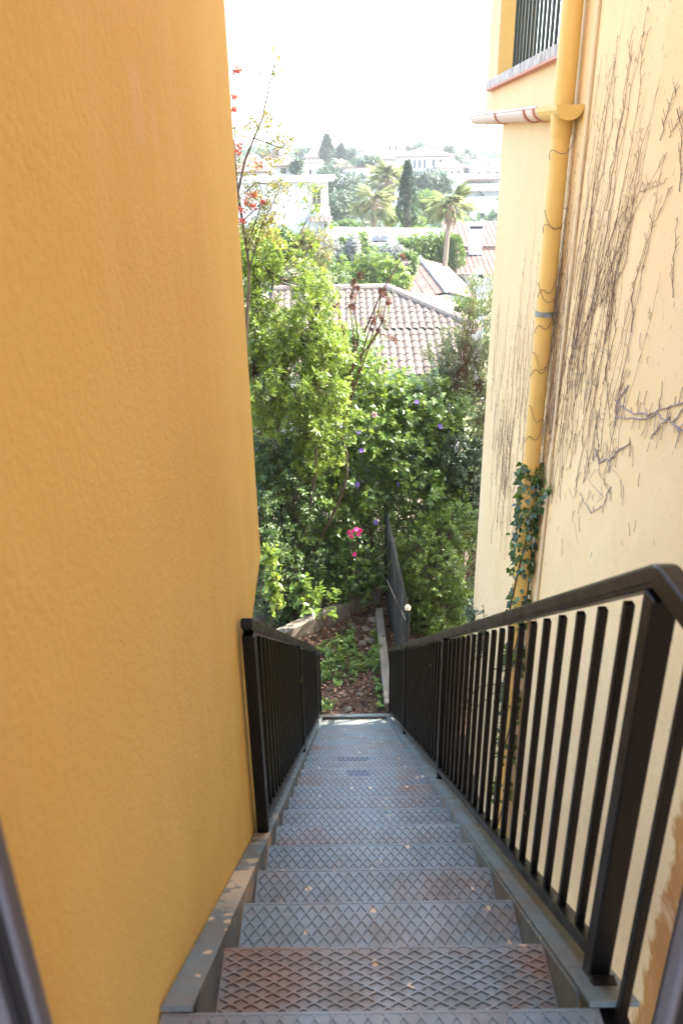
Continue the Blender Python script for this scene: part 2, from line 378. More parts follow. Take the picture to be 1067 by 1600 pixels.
# ------------------------------------------------------------------ cream house on the right
XR = 1.35; YE = 7.215; YU = 8.1; ZU = .275
rh = empty('house', (3, 3, -6.1), 'cream stucco house on the right with gutter, yellow downpipe and dry creepers', 'house')
b = MB()
b.box(XR, 5.5, -1.5, 5.15, -6.4, 4.2)
b.box(XR, 5.5, 5.15, YE, -6.4, ZU)                      # lower storey beyond the terrace edge
b.box(XR, 3.2, 5.15, YU, ZU, .545)                      # terrace floor edge
b.box(3.2, 5.5, 5.15, YU, ZU, 4.2)
b.box(XR, 1.66, 7.62, YU, .545, 4.2)                    # far pier
b.build('wall', M['cream'], rh)
b = MB(); b.box(1.362, 1.665, 7.608, 7.619, .61, 4.19); b.build('reveal', M['reveal'], rh)
b = MB(); b.box(XR-.05, 1.62, 5.12, 7.86, .548, .615); sl = b.build('window_sill', M['concrete'], rh, bevel=.006)
b = MB(); b.box(XR-.058, XR+.02, 5.12, 7.87, .533, .5475); b.build('sill_edge', M['clay'], sl)
gr = MB(); gr.beam((1.47, 5.17, .655), (1.47, 7.61, .655), .035, .028); gr.beam((1.47, 5.17, 1.72), (1.47, 7.61, 1.72), .035, .028)
gr = gr.build('window_grille', M['barpaint'], rh)
for i in range(19):
    b = MB(); y = 5.25+i*.127; b.beam((1.47, y, .669), (1.47, y, 1.706), .022, .022, (0, 1, 0)); b.build('bar', M['barpaint'], gr, bevel=.003)
# terrace back: white door frame, grey shutter, dark planter
b = MB(); b.box(3.14, 3.19, 5.2, 7.0, .55, 2.7); b.build('terrace_panel', M['white'], rh)
b = MB(); b.box(2.2, 2.9, 5.3, 6.0, .55, 1.0); b.box(2.15, 2.95, 5.25, 6.05, 1.0, 1.05); b.build('planter', M['frame_dark'], rh)
b = MB(); b.box(2.0, 2.3, 7.0, 7.5, .55, 3.2); b.build('terrace_pillar', M['reveal'], rh)
# gutter
def half_round(mb, a, c, r, th=.006, n=10):
    a = Vector(a); c = Vector(c); pts = []
    ang = [math.pi + math.pi*i/n for i in range(n+1)]
    ring = [(math.cos(t)*r, math.sin(t)*r) for t in ang]+[(math.cos(t)*(r-th), math.sin(t)*(r-th)) for t in reversed(ang)]
    mb.prism([a+Vector((x, 0, z)) for x, z in ring], c-a)
gx, gr_ = 1.272, .072
b = MB(); half_round(b, (gx, 5.36, .272), (gx, 8.1, .352), gr_)
b.tube([(gx-gr_, 5.36, .274), (gx-gr_, 8.1, .354)], .008, 6)
gut = b.build('gutter', M['gutterpink'], rh)
b = MB(); half_round(b, (gx, 4.86, .257), (gx, 5.358, .2715), gr_+.003)
b.prism([(gx+math.cos(math.pi+math.pi*i/14)*(gr_+.006), 4.845, .258+math.sin(math.pi+math.pi*i/14)*(gr_+.006)) for i in range(15)], (0, .014, 0))
b.build('gutter_outlet', M['pipe'], rh)
for yb in (5.42, 5.7, 6.75):
    z = .272+(yb-5.36)*.0292
    b = MB(); half_round(b, (gx, yb, z), (gx, yb+.035, z+.001), gr_+.010, .007); b.build('bracket', M['clay'], gut)
# downpipe
px_, py_ = 1.272, 5.0
b = MB(); b.tube([(px_, py_, .16), (px_, py_, -6.05)], .054, 20); b.tube([(px_, py_, 2.8), (px_, py_, .262)], .058, 20)
b.tube([(px_, py_, .215), (px_, py_, .10)], [.066, .058], 20); b.tube([(px_, py_, -1.9), (px_, py_, -2.04)], .0585, 20); b.tube([(px_, py_, -2.95), (px_, py_, -3.1)], .060, 20)
dp = b.build('downpipe', M['pipe'], rh, True)
for z in (-.90, -3.4, .95):
    b = MB(); b.tube([(px_, py_, z+.016), (px_, py_, z-.016)], .060, 20); b.box(px_-.012, px_+.012, py_-.09, py_-.056, z-.013, z+.013); b.box(px_+.05, XR+.01, py_-.012, py_+.012, z-.01, z+.01)
    b.build('pipe_clamp', M['zinc'], dp)
b = MB(); b.tube([(1.335, 4.72, 2.6), (1.337, 4.73, .1), (1.337, 4.76, -1.2), (1.338, 4.79, -3.9)], .010, 8); b.build('conduit', M['conduit'], rh, True)

# ------------------------------------------------------------------ steel staircase
Y0, Z0, RUN, RISE, NST = .974, -1.487, .284, .199, 23
SL = RISE/RUN
def nz(y): return Z0-(y-Y0)*SL                         # height of the nosing line
st = empty('staircase', (.07, Y0, -6.1), 'long straight steel staircase with diamond plate treads between two black railings', 'staircase')
def lattice(mb, x0, x1, y0, y1, z, a, b_, w=.0040, h=.0036):
    sl = b_/a
    for sgn in (1, -1):
        n0 = int(math.floor(((y0-y1)-abs(sl)*(x1-x0))/b_))-1
        for k in range(n0, -n0+2):
            c = k*b_                                    # line y = y0 + sgn*sl*(x-x0) + c
            xa, xb = x0, x1
            t0 = (0-c)/(sgn*sl)+x0; t1 = (y1-y0-c)/(sgn*sl)+x0
            xa = max(xa, min(t0, t1)); xb = min(xb, max(t0, t1))
            if xb-xa < .006: continue
            f = lambda x: y0+sgn*sl*(x-x0)+c
            mb.beam((xa, f(xa), z+h/2), (xb, f(xb), z+h/2-(.0006 if sgn > 0 else 0)), w, h)
TX0, TX1, TD = -.297, .447, .272
def tread_mesh(flat):
    mb = MB(); mb.box(TX0, TX1, -TD, 0, -.006, 0)
    mb.box(TX0, TX1, -.004, .0015, -.046, .001)        # front lip
    mb.box(TX0, TX1, -TD, -TD+.004, -.04, -.006)
    if flat: lattice(mb, TX0+.006, TX1-.006, -TD+.004, -.006, 0, .046, .0245, .0046, .0040)
    else: lattice(mb, TX0+.006, TX1-.006, -TD+.004, -.006, 0, .0335, .047)
    return mb.mesh('tread')
tm = tread_mesh(False); tf = tread_mesh(True)
tm2 = tm.copy(); tm.materials.append(M['steel']); tm2.materials.append(M['steel_rust']); tf.materials.append(M['steel_rusty'])
for k in range(1, NST):
    o = bpy.data.objects.new('tread', tf if k == 1 else (tm2 if k in (7, 8, 9, 14) else tm)); COL.objects.link(o); o.parent = st
    o.location = Vector((0, Y0+RUN*k, Z0-RISE*k))-st.location
    if k in (10, 12):
        b = MB(); ww = .07 if k == 10 else .11; cx = .055 if k == 10 else .03
        yb = Y0+RUN*k; z = Z0-RISE*k+.0012
        b.poly([(cx-ww, yb-.012, z), (cx+ww, yb-.02, z), (cx+ww*.9, yb-.09, z), (cx-ww*.8, yb-.11, z)]); 
        q = b.build('paint_patch', M['bluepatch'], o)
b = MB(); b.box(XL+.004, .47, .36, Y0, Z0-.008, Z0); b.box(XL+.004, .47, Y0-.004, Y0+.0015, Z0-.06, Z0+.001)
lattice(b, XL+.03, .46, .40, Y0-.006, Z0, .0335, .047)
b.build('landing', M['steel'], st)
def slope_beam(mb, x, ya, yb, off, w, h):               # bar along the flight, off metres (vertical) over the nosing line
    mb.beam((x, ya, nz(ya)+off), (x, yb, nz(yb)+off), w, h)
YB = Y0+RUN*NST-.03
b = MB(); slope_beam(b, (XL+.004-.306)/2, Y0+.004, YB, .012, -.306-XL-.004, .010); slope_beam(b, -.310, Y0+.004, YB, -.125, .006, .21)
slope_beam(b, XL+.008, Y0+.004, YB, -.125, .006, .21)
b.build('stringer', M['steel_splash'], st)
b = MB(); slope_beam(b, .5, Y0+.004, YB, .010, .095, .010); slope_beam(b, .4505, Y0+.004, YB, -.125, .006, .21); slope_beam(b, .5445, Y0+.004, YB, -.12, .006, .22)
b.build('stringer', M['steel'], st)
b = MB(); b.box(-.36, .54, YB+.01, YB+.06, -6.14, -6.03); b.build('base_bar', M['steel'], st, bevel=.004)
# railings
def railing(x, ya, yb, posts, landing):
    HR = .985
    mb = MB(); hw, hh = .041, .032
    def sweep(path, sec):                               # mitred bar in the plane X = x
        b0 = len(mb.v); m = len(sec); n_ = len(path)
        for i, (y, z) in enumerate(path):
            d0 = Vector(path[i])-Vector(path[max(i-1, 0)]); d1 = Vector(path[min(i+1, n_-1)])-Vector(path[i])
            d0 = (d0 if d0.length else d1).normalized(); d1 = (d1 if d1.length else d0).normalized(); t_ = (d0+d1).normalized()
            k_ = 1/max(.5, t_.dot(d1)); nn = Vector((-t_.y, t_.x))*k_*(1 if t_.x > 0 else -1)
            for a_, c_ in sec: mb.v.append((x+a_, y+nn.x*c_, z+nn.y*c_))
        for i in range(n_-1):
            for k in range(m): mb.f.append((b0+i*m+k, b0+i*m+(k+1) % m, b0+(i+1)*m+(k+1) % m, b0+(i+1)*m+k))
        mb.f.append(tuple(b0+k for k in reversed(range(m)))); mb.f.append(tuple(b0+(n_-1)*m+k for k in range(m)))
    rr_ = .007; sec = []
    for cx_, cz_, a0 in ((hw/2-rr_, hh/2-rr_, 0), (-hw/2+rr_, hh/2-rr_, 90), (-hw/2+.004, -hh/2+.004, 180), (hw/2-.004, -hh/2+.004, 270)):
        for k in range(4):
            t_ = R(a0+30*k); q_ = rr_ if a0 < 180 else .004; sec.append((cx_+math.cos(t_)*q_, cz_+math.sin(t_)*q_))
    top = HR-hh*.62; end = [(yb+.03, nz(yb+.03)+top)]
    if landing:
        zb = nz(ya)+top; A_ = Vector((ya-.012, zb)); B_ = Vector((ya, zb)); C_ = Vector((ya+.012, nz(ya+.012)+top))
        path = [(.36, zb)]+[tuple(A_*(1-t)**2+B_*2*t*(1-t)+C_*t*t) for t in (0, .2, .4, .6, .8, 1)]+end
    else: path = [(ya-.028, nz(ya-.028)+top)]+end
    sweep(path, sec)
    low = [(y, z-hh*.5-.005) for y, z in path]; sweep(low, [(.018, -.006), (.018, .006), (-.018, .006), (-.018, -.006)])
    slope_beam(mb, x, ya, yb, .075, .036, .030)
    if landing: mb.beam((x, ya-.03, Z0-.055), (x, .36, Z0-.055), .05, .05)
    rail = mb.build('railing', M['black'], st, bevel=.003)
    for i, y in enumerate(posts):
        s = .043 if i == 0 else .042
        p = MB(); p.beam((x, y, nz(y)-.12 if not (i == 0 and landing) else Z0-.10), (x, y, nz(y)+HR-.06), s, s, (0, 1, 0)); p.build('post', M['black'], rail, bevel=.004)
    n = 0
    for a, c in zip(posts, posts[1:]):
        m = int(round((c-a)/.121))
        for i in range(1, m):
            y = a+(c-a)*i/m; p = MB(); p.beam((x, y, nz(y)+.080), (x, y, nz(y)+HR-.062), .018, .018, (0, 1, 0)); p.build('baluster', M['black'], rail, bevel=.0025); n += 1
    if landing:
        for y in (ya-.135, ya-.26, ya-.385, ya-.51):
            p = MB(); p.beam((x, y, Z0-.03), (x, y, nz(ya)+HR-.065), .018, .018, (0, 1, 0)); p.build('baluster', M['black'], rail, bevel=.0025)
    return rail
railing(.507, 1.095, 7.62, [1.095, 3.37, 5.6, 7.60], True)
railing(-.336, 2.27, 7.62, [2.27, 4.5, 6.72, 7.60], False)

# ------------------------------------------------------------------ door frame the picture is taken from
df = empty('door_frame', (.0, .36, Z0), 'dark and grey door frame edges at the very bottom corners of the picture', 'door frame')
def jamb(x, y, side):
    mb = MB(); mb.box(min(x, x-side*.012), max(x, x-side*.012), y, y+.03, Z0, .75); mb.box(min(x+side*.014, x+side*.03), max(x+side*.014, x+side*.03), y-.01, y+.03, Z0, .75)
    return mb
for s, x in ((-1, -.2715), (1, .273)):
    y = .44
    b = MB(); b.box(min(x, x+s*.008), max(x, x+s*.008), y, y+.02, Z0+.001, .75); b.box(min(x+s*.026, x+s*.045), max(x+s*.026, x+s*.045), y, y+.025, Z0+.001, .75); j = b.build('jamb', M['frame_alu'], df, bevel=.003)
    b = MB(); b.box(min(x+s*.0082, x+s*.0258), max(x+s*.0082, x+s*.0258), y+.012, y+.022, Z0+.002, .74); b.box(min(x+s*.0452, x+s*.075), max(x+s*.0452, x+s*.075), y, y+.024, Z0+.001, .75); b.build('gasket', M['frame_dark'], j)
b = MB(); b.box(-.36, .40, .44, .47, .752, .80); b.build('head', M['frame_alu'], df)

# ------------------------------------------------------------------ path end: timbers, fence, stake
b = MB(); b.beam(atZ(604, 1112, -6.06)+np.array([.03, .06, 0]), atZ(592, 957, -6.02), .105, .16)
tag(b.build('timber_edging', M['timber'], None, bevel=.008), 'weathered grey timber running straight along the right side of the dirt path', 'timber edging')
b = MB(); b.beam((-1.05, 9.0, -5.99), (.46, 10.28, -5.99), .16, .24)
tag(b.build('timber_edging', M['timber'], None, bevel=.008), 'weathered grey timber laid diagonally across the far end of the dirt path', 'timber edging')
fe = empty('wire_fence', (.64, 9.0, -6.1), 'dark green wire fence with reed screen beyond the foot of the right railing', 'fence')
PA = np.array([.60, 10.45]); PB = np.array([.70, 7.75])
for p, zt in ((PA, -4.50), (PB, -4.72)):
    b = MB(); b.tube([(p[0], p[1], -6.2), (p[0], p[1], zt)], .026, 10); o = b.build('post', M['netgreen'], fe, True)
    b = MB(); b.tube([(p[0], p[1], zt), (p[0], p[1], zt+.03), (p[0], p[1], zt+.05)], [.034, .036, .02], 10); b.build('post_cap', M['conduit'] if p is PB else M['netgreen'], o, True)
b = MB(); n = 40
for i in range(-26, n):
    for sg in (1, -1):
        u0, v0, u1, v1 = i/n, 0.0, (i+26)/n, 1.0
        if u0 < 0: v0 = -u0/(u1-u0); u0 = 0.0
        if u1 > 1: v1 = v0+(1-u0)/(u1-u0)*(1-v0) if u0 == 0 and i < 0 else (1-i/n)/(26/n); u1 = 1.0
        f = lambda u, v: (*(PA+(PB-PA)*(u if sg > 0 else 1-u)), -6.08+v*1.46)
        b.tube([f(u0, v0), f(u1, v1)], .0013, 3, False)
b.build('wire_net', M['netgreen'], fe)
b = MB()
for i in range(112):
    u = (i+.5)/150+RNG.normal()*.001; q = PA+(PB-PA)*u; w = RNG.normal()*.004; h = -4.74+RNG.normal()*.05-.1*math.sin(u*9)**2
    b.tube([(q[0]+.02+w, q[1], -6.1), (q[0]+.02+w+RNG.normal()*.008, q[1], (h-6.1)/2), (q[0]+.02+w, q[1]+RNG.normal()*.01, h)], .0075, 4, False)
b.build('reed_screen', M['reed'], fe)
b = MB(); b.tube([atY(548, 962, 9.9), atY(566, 915, 10.1), atY(580, 872, 10.35)], .022, 8); b.build('brace', M['netgreen'], fe, True)
a_, c_ = atZ(603, 984, -5.95), np.array([PB[0], PB[1], -4.95])
b = MB(); b.tube([(PA[0]-.02, PA[1]-.6, -5.5), (.66, 9.0, -5.35), (.70, 8.2, -5.1), tuple(c_)], .005, 5); b.build('cord', M['conduit'], fe)
b = MB(); q = atZ(506, 1000, -6.1); b.tube([q, q+np.array([.01, 0, .38])], .024, 8); tag(b.build('stake', M['rust'], None, True), 'short rusty stake standing in front of the diagonal timber', 'stake')

# ------------------------------------------------------------------ dry creepers on the cream wall
def wallpt(x, y, off=.006):
    p = atX(x, y, XR-off); return p
def strand(mb, base, length, lean, r, seed_twigs=True, wob=.045):
    n = max(5, int(length/.09)); pts = []; y, z = base; dy = 0
    for i in range(n+1):
        u = i/n; dy = dy*.8 + RNG.normal()*wob*.35
        pts.append((XR-.005-abs(RNG.normal())*.003, y - lean*length*u - .08*length*u*u + dy, z + length*u))
    mb.tube(pts, [r*(1-.65*i/n)*(1+.35*RNG.random()) for i in range(n+1)], 4, False)
    if seed_twigs:
        for p in pts[1:]:
            if RNG.random() < .75:
                s = RNG.choice([-1, 1]); l = .012+.03*RNG.random()
                mb.tube([p, (p[0]-.004, p[1]+s*l*.6, p[2]+l*.6), (p[0]-.006*RNG.random(), p[1]+s*l, p[2]+l*RNG.random())], r*.75, 3, False)
    return pts
cr = empty('dried_creeper', (XR-.01, 4.75, -3.2), 'large leafless dry creeper fanning up the cream wall right of the downpipe', 'creeper', 'dry creepers on the cream wall')
b = MB(); g = MB()
for i in range(150):
    u = RNG.random()**1.5
    bx, by = 842+u*120+RNG.normal()*6, 800-RNG.random()*330-u*60
    p = wallpt(bx, by)
    strand(b if RNG.random() < .75 else g, (p[1], p[2]), .35+1.15*RNG.random()**1.5*(1-.25*u), .02+.10*u+.07*RNG.normal(), .0008+.0013*RNG.random()**2)
for i in range(30):                                      # dense mass hugging the conduit
    bx, by = 850+RNG.normal()*5+RNG.random()*12, 740-RNG.random()*330
    p = wallpt(bx, by, .012); strand(b if RNG.random() < .6 else g, (p[1], p[2]), .25+.7*RNG.random(), .0+.02*RNG.normal(), .0012+.0014*RNG.random())
for pl in ([(905,500),(950,290),(975,160),(985,60)], [(890,560),(925,330),(955,200),(960,95)], [(930,480),(965,330),(990,200),(1008,65)], [(945,330),(975,170),(988,62)],
           [(870,640),(900,400),(930,250),(950,120)], [(910,520),(960,350),(1000,300),(1038,285)], [(900,540),(990,330),(1036,250)], [(935,480),(975,420),(990,300),(1000,210)],
           [(985,520),(990,440),(1020,350),(1050,290)], [(1050,465),(1052,400),(1058,338)], [(1060,300),(1064,240),(1067,170)], [(1030,220),(1045,170),(1058,130)], [(1045,215),(1060,190),(1067,175)],
           [(860,690),(900,560),(940,455),(985,340)], [(912,505),(940,470),(975,390)], [(940,600),(960,520),(958,450),(950,380)], [(945,570),(950,640),(958,720)], [(930,640),(935,740),(955,780)]):
    pts = []
    for (xa, ya), (xb, yb) in zip(pl, pl[1:]):
        for k in range(6): pts.append(wallpt(xa+(xb-xa)*k/6+RNG.normal()*1.2, ya+(yb-ya)*k/6))
    pts.append(wallpt(*pl[-1])); m = len(pts)
    b.tube(pts, [.0018*(1-.6*i/m)*(1+.3*RNG.random()) for i in range(m)], 4, False)
    for p in pts[2:]:
        if RNG.random() < .8:
            s = RNG.choice([-1, 1]); l = .015+.035*RNG.random(); b.tube([p, (p[0]-.004, p[1]+s*l*.5, p[2]+l*.7), (p[0], p[1]+s*l, p[2]+l)], .0013, 3, False)
for i in range(90):                                      # loose bits and tendrils that still cling
    p = wallpt(850+RNG.random()*180, 480+RNG.random()*400); l = .03+.08*RNG.random(); a = RNG.normal()*.6
    g.tube([p, (p[0], p[1]+l*.5*math.sin(a)+RNG.normal()*.01, p[2]+l*.5), (p[0], p[1]+l*math.sin(a), p[2]+l)], .0010+.0008*RNG.random(), 3, False)
for i in range(26):
    p = wallpt(880+RNG.random()*80, 420+RNG.random()*360); q = [p]
    for k in range(5): q.append((p[0], q[-1][1]+RNG.normal()*.05-.02, q[-1][2]+RNG.normal()*.05))
    g.tube(q, .0013, 3, False)
nb, nf_ = len(b.v), len(b.f); b.v += g.v; b.f += [tuple(i+nb for i in f) for f in g.f]
o = b.build('stem', M['dryvine'], cr); o.data.materials.append(M['greyvine'])
for i in range(nf_, len(o.data.polygons)): o.data.polygons[i].material_index = 1
c2 = empty('dried_creeper', (XR-.01, 5.9, -3.2), 'thinner dry creeper on the cream wall left of the downpipe', 'creeper', 'dry creepers on the cream wall')
b = MB()
for i in range(72):
    bx, by = 765+RNG.random()**.9*62, 880-RNG.random()*300
    p = wallpt(bx, by); strand(b, (p[1], p[2]), .3+.95*RNG.random()**1.4, -.02+.06*RNG.random(), .0008+.0011*RNG.random()**2)
for i in range(36):
    p = wallpt(775+RNG.random()*22, 790-RNG.random()*110); strand(b, (p[1], p[2]), .15+.4*RNG.random(), .0+.06*RNG.normal(), .0013)
b.build('stem', M['dryvine'], c2)
c3 = empty('dried_creeper', (XR-.01, 4.0, -1.6), 'grey forked creeper branch running level across the cream wall at the right picture edge', 'creeper', 'dry creepers on the cream wall')
b = MB()
for pl, r in (([(958,625),(985,645),(1010,648),(1035,640),(1067,628),(1100,605)], .0045), ([(960,652),(1000,656),(1025,648),(1045,660),(1067,672),(1100,690)], .0045), ([(1016,685),(1030,665),(1045,652)], .004), ([(980,602),(968,620),(963,652)], .004),
              ([(1067,640),(1050,660),(1060,676)], .004), ([(985,690),(960,712),(935,722),(928,700)], .005), ([(955,760),(940,790),(922,800),(905,770)], .0032)):
    pts = []
    for (xa, ya), (xb, yb) in zip(pl, pl[1:]):
        for k in range(5): pts.append(wallpt(xa+(xb-xa)*k/5+RNG.normal()*1.2, ya+(yb-ya)*k/5+RNG.normal()*1.5))
    pts.append(wallpt(*pl[-1])); b.tube(pts, [r*(.6+.4*RNG.random()) for _ in pts], 5, False)
    for p in pts:
        if RNG.random() < .5: l = .02+.06*RNG.random(); b.tube([p, (p[0], p[1]+RNG.normal()*.015, p[2]+l*RNG.choice([-1, 1]))], .002, 3, False)
b.build('stem', M['greyvine'], c3)
# curls of tendril round the downpipe
c4 = empty('dried_creeper', (px_, py_, -2), 'fine brown tendrils curling around the yellow downpipe', 'creeper', 'dry creepers on the cream wall')
b = MB()
for z, s in ((-.02, 1), (-.30, -1), (-.42, 1), (-.72, -1), (-.80, 1), (-1.02, 1), (-1.15, -1), (-1.3, 1), (-1.5, -1), (-1.75, 1), (-2.0, -1)):
    pts = []
    for i in range(12):
        a = -2.9+i*.24*(1 if s > 0 else .8); rr = .058+(.05*math.sin(i/11*math.pi) if z > -.8 else .004)
        pts.append((px_+math.cos(a)*rr, py_+math.sin(a)*rr, z+.12*s*(i/11)+.03*math.sin(i*.8)))
    b = MB(); b.tube(pts, .0022, 4, False); b.build('tendril', M['dryvine'], c4)
# green ivy climbing the lower downpipe
iv = empty('ivy', (px_, py_, -6.1), 'dark green ivy winding up the lower part of the yellow downpipe', 'ivy')
b = MB(); P = []; A = []
for k in range(3):
    pts = []
    for i in range(60):
        z = -6.0+i*.064; a = k*2.1+i*.16; pts.append((px_+math.cos(a)*.06, py_+math.sin(a)*.06, z))
    b.tube(pts, .006, 4, False)
for i in range(1150):
    z = -4.9+3.0*RNG.random()**.8
    dens = 1.0 if z > -2.75 else (.5+.5*math.sin(z*14))
    if RNG.random() > dens: continue
    w = .038 if z > -2.75 else .024
    a = RNG.random()*6.28; rr = .06+abs(RNG.normal())*w*.7
    P.append((px_+math.cos(a)*rr*.8, py_+math.sin(a)*rr-.01, z)); A.append((math.cos(a)*.5-.1, math.sin(a)*.5-.3, -.5+RNG.normal()*.4))
for i in range(34):                                     # the sprig reaching along the wall
    u = i/33; q = wallpt(836+22*u, 818-60*u, .03); P.append(q+rnd(1)[0]*.012); A.append((-.5, RNG.normal(), RNG.normal()-.4))
P = np.array(P); A = np.array(A); n = len(P); Ln = .028+.022*RNG.random(n)
arr = leaf_arrays(P, A, np.tile([-.6, -.6, .5], (n, 1))+rnd(n)*.4, Ln, Ln*.85, 'heart', .2, .2)
b.build('stem', M['bark'], iv); link('foliage', leaf_mesh('foliage', [arr], [np.clip(RNG.random(n)**1.6, 0, 1)]), L['ivy'], iv)

# ------------------------------------------------------------------ path planting
wd = []; tn = []
m = 760; X_ = RNG.random(m)*1.5-.75; Y_ = 8.15+RNG.random(m)**.8*2.2
keep = ((X_ < .42) & (Y_ < 9.3+X_*.85) & (Y_ > 8.1+.35*np.sin(X_*6))) & ~((np.abs(X_-.25) < .14) & (Y_ > 8.9)) ; X_, Y_ = X_[keep], Y_[keep]; m = len(X_)
a1, t1 = shoots(np.stack([X_, Y_, np.full(m, -6.1)], 1), np.tile([0, 0, 1.0], (m, 1))+rnd(m)*.45, 11, .10+.14*RNG.random(m), .055, .036, 'ovate', .95)
X2 = np.concatenate([.36+.06*RNG.random(45), -.33+.14*RNG.random(14)]); Y2 = np.concatenate([7.7+RNG.random(45)*1.3, 7.66+.2*RNG.random(14)])
a2, t2 = shoots(np.stack([X2, Y2, np.full(59, -6.1)], 1), np.tile([0, 0, 1.0], (59, 1))+rnd(59)*.5, 9, .06+.1*RNG.random(59), .045, .03, 'ovate', .95)
tag(link('weeds', leaf_mesh('weeds', [a1, a2], [t1, t2]), L['heart']), 'low green weeds growing over the dirt path', 'weeds', None, 'stuff')
m = 6500; P = np.stack([RNG.random(m)*2.4-1.2, 7.45+RNG.random(m)*3.6, -6.085+RNG.random(m)*.035], 1)
A = rnd(m)*np.array([1, 1, .25]); Ln = .025+.07*RNG.random(m)**2
arr = leaf_arrays(P, A, np.tile([0, 0, 1.0], (m, 1))+rnd(m)*.35, Ln, Ln*(.25+.4*RNG.random(m)), 'ovate', .3, .1)
tag(link('leaf_litter', leaf_mesh('leaf_litter', [arr], [RNG.random(m)**1.5]), L['litter']), 'brown leaf litter and bark chips on the dirt path', 'leaf litter', None, 'stuff')
st_b = None
for i, (x, y, r) in enumerate(((583,968,.07),(588,985,.06),(578,1000,.08),(586,1012,.05),(573,982,.06),(582,1030,.05),(566,1004,.05),(588,1040,.06),(545,1108,.045),(562,1085,.04))):
    c = atZ(x, y, -6.08); b = MB(); n = 9; rings = 5
    for k in range(rings):
        ph = math.pi*k/(rings-1)
        for j in range(n):
            a = j*2*math.pi/n; q = r*(.85+.3*RNG.random()); b.v.append((c[0]+math.sin(ph)*math.cos(a)*q*1.2, c[1]+math.sin(ph)*math.sin(a)*q, c[2]+math.cos(ph)*q*.5))
    b.f = [(k*n+j, k*n+(j+1) % n, (k+1)*n+(j+1) % n, (k+1)*n+j) for k in range(rings-1) for j in range(n)]
    tag(b.build('stone', M['timber'], None, True), 'small pale stone lying loose on the dirt path', 'stone', 'loose stones on the dirt path')
# ------------------------------------------------------------------ thicket of trees and shrubs beyond the stairs
G = 'shrubs and trees at the foot of the stairs'
topsh = [atY(495+RNG.normal()*5, y, 9.6) for y in np.linspace(305, 420, 16)]
bush('tree', 'tall bright yellow-green evergreen tree beside the orange wall with one long shoot', 'tree', atY(440, 985, 10.2), [E(430,480,10.0,66,110,.7), E(465,590,10.0,85,95,.8), E(405,410,9.8,34,58,.5), E(490,510,9.8,36,90,.4), E(440,690,10.3,80,80,.7), E(405,570,9.6,45,110,.5), E(512,580,10.0,34,80,.5), E(500,660,10.2,60,70,.6)],
     2000, 17, .078, .027, 'lime', .24, 'lance', stem=.045, up=.75, group=G, whorl=True, spread=.8, extra=(np.array(topsh), np.tile([0, 0, 1.0], (16, 1))+rnd(16)*.4))
bush('shrub', 'dense dark green shrub low beside the orange wall corner', 'shrub', atY(430, 1000, 9.9), [E(430,770,9.9,60,95,.6), E(445,900,9.9,70,85,.6), E(500,920,10.9,70,70,.5), E(405,830,9.3,40,120,.4)],
     1300, 16, .062, .032, 'dark', .24, 'ovate', stem=.035, up=.3, group=G)
bush('shrub', 'deep green shrub filling the middle behind the pink flowers', 'shrub', atY(530, 960, 11.6), [E(520,790,11.6,70,110,.8), E(555,890,11.3,55,70,.6), E(590,760,12.0,60,110,.7), E(480,850,11.0,50,80,.5)],
     1200, 15, .066, .038, 'mid', .26, 'ovate', stem=.035, up=.3, group=G)
vine = bush('climber', 'tangled heart-leaved climber with violet flowers sprawling over the middle of the thicket', 'climber', atY(610, 960, 11.2), [E(545,650,11.0,85,60,.6), E(680,640,11.2,50,55,.5), E(690,800,10.8,50,60,.5), E(625,690,11.0,70,60,.6), E(580,740,10.8,80,60,.6), E(650,780,10.7,55,60,.5), E(585,600,11.3,50,45,.5), E(650,640,11.4,45,38,.5), E(545,560,11.0,40,50,.5), E(520,810,10.5,45,55,.4), E(560,900,10.3,40,40,.4), E(470,760,10.4,40,60,.4), E(500,720,10.8,50,60,.5), E(650,860,10.4,40,50,.4)],
     1900, 10, .074, .057, 'heart', .34, 'heart', stem=.02, up=.15, group=G, spread=1.0, droop=.3, shell=.65)
def flower(parent, px, py, Y, r, mat, n=5, name='flower'):
    c = atY(px, py, Y); a = np.arange(n)*2*math.pi/n + RNG.random()
    face = unit(np.array([0, -1, .5])+rnd(1)[0]*.45); s = unit(np.cross(face, [0, 0, 1.0])); u = np.cross(s, face)
    A = s*np.cos(a)[:, None]+u*np.sin(a)[:, None]+face*.35
    arr = leaf_arrays(np.tile(c, (n, 1)), A, np.tile(face, (n, 1)), np.full(n, r), np.full(n, r*1.15), 'heart', -.15, .25)
    return link(name, leaf_mesh(name, [arr], [RNG.random(n)]), L[mat], parent)
for (x, y, mt) in ((493,548,'violet'),(585,648,'palepink'),(560,674,'violet'),(565,704,'violet'),(558,757,'violet'),(622,757,'violet'),(687,666,'violet'),(651,628,'violet'),(587,816,'violet')):
    flower(vine, x, y, 10.15, .034+.014*RNG.random(), mt, 6)
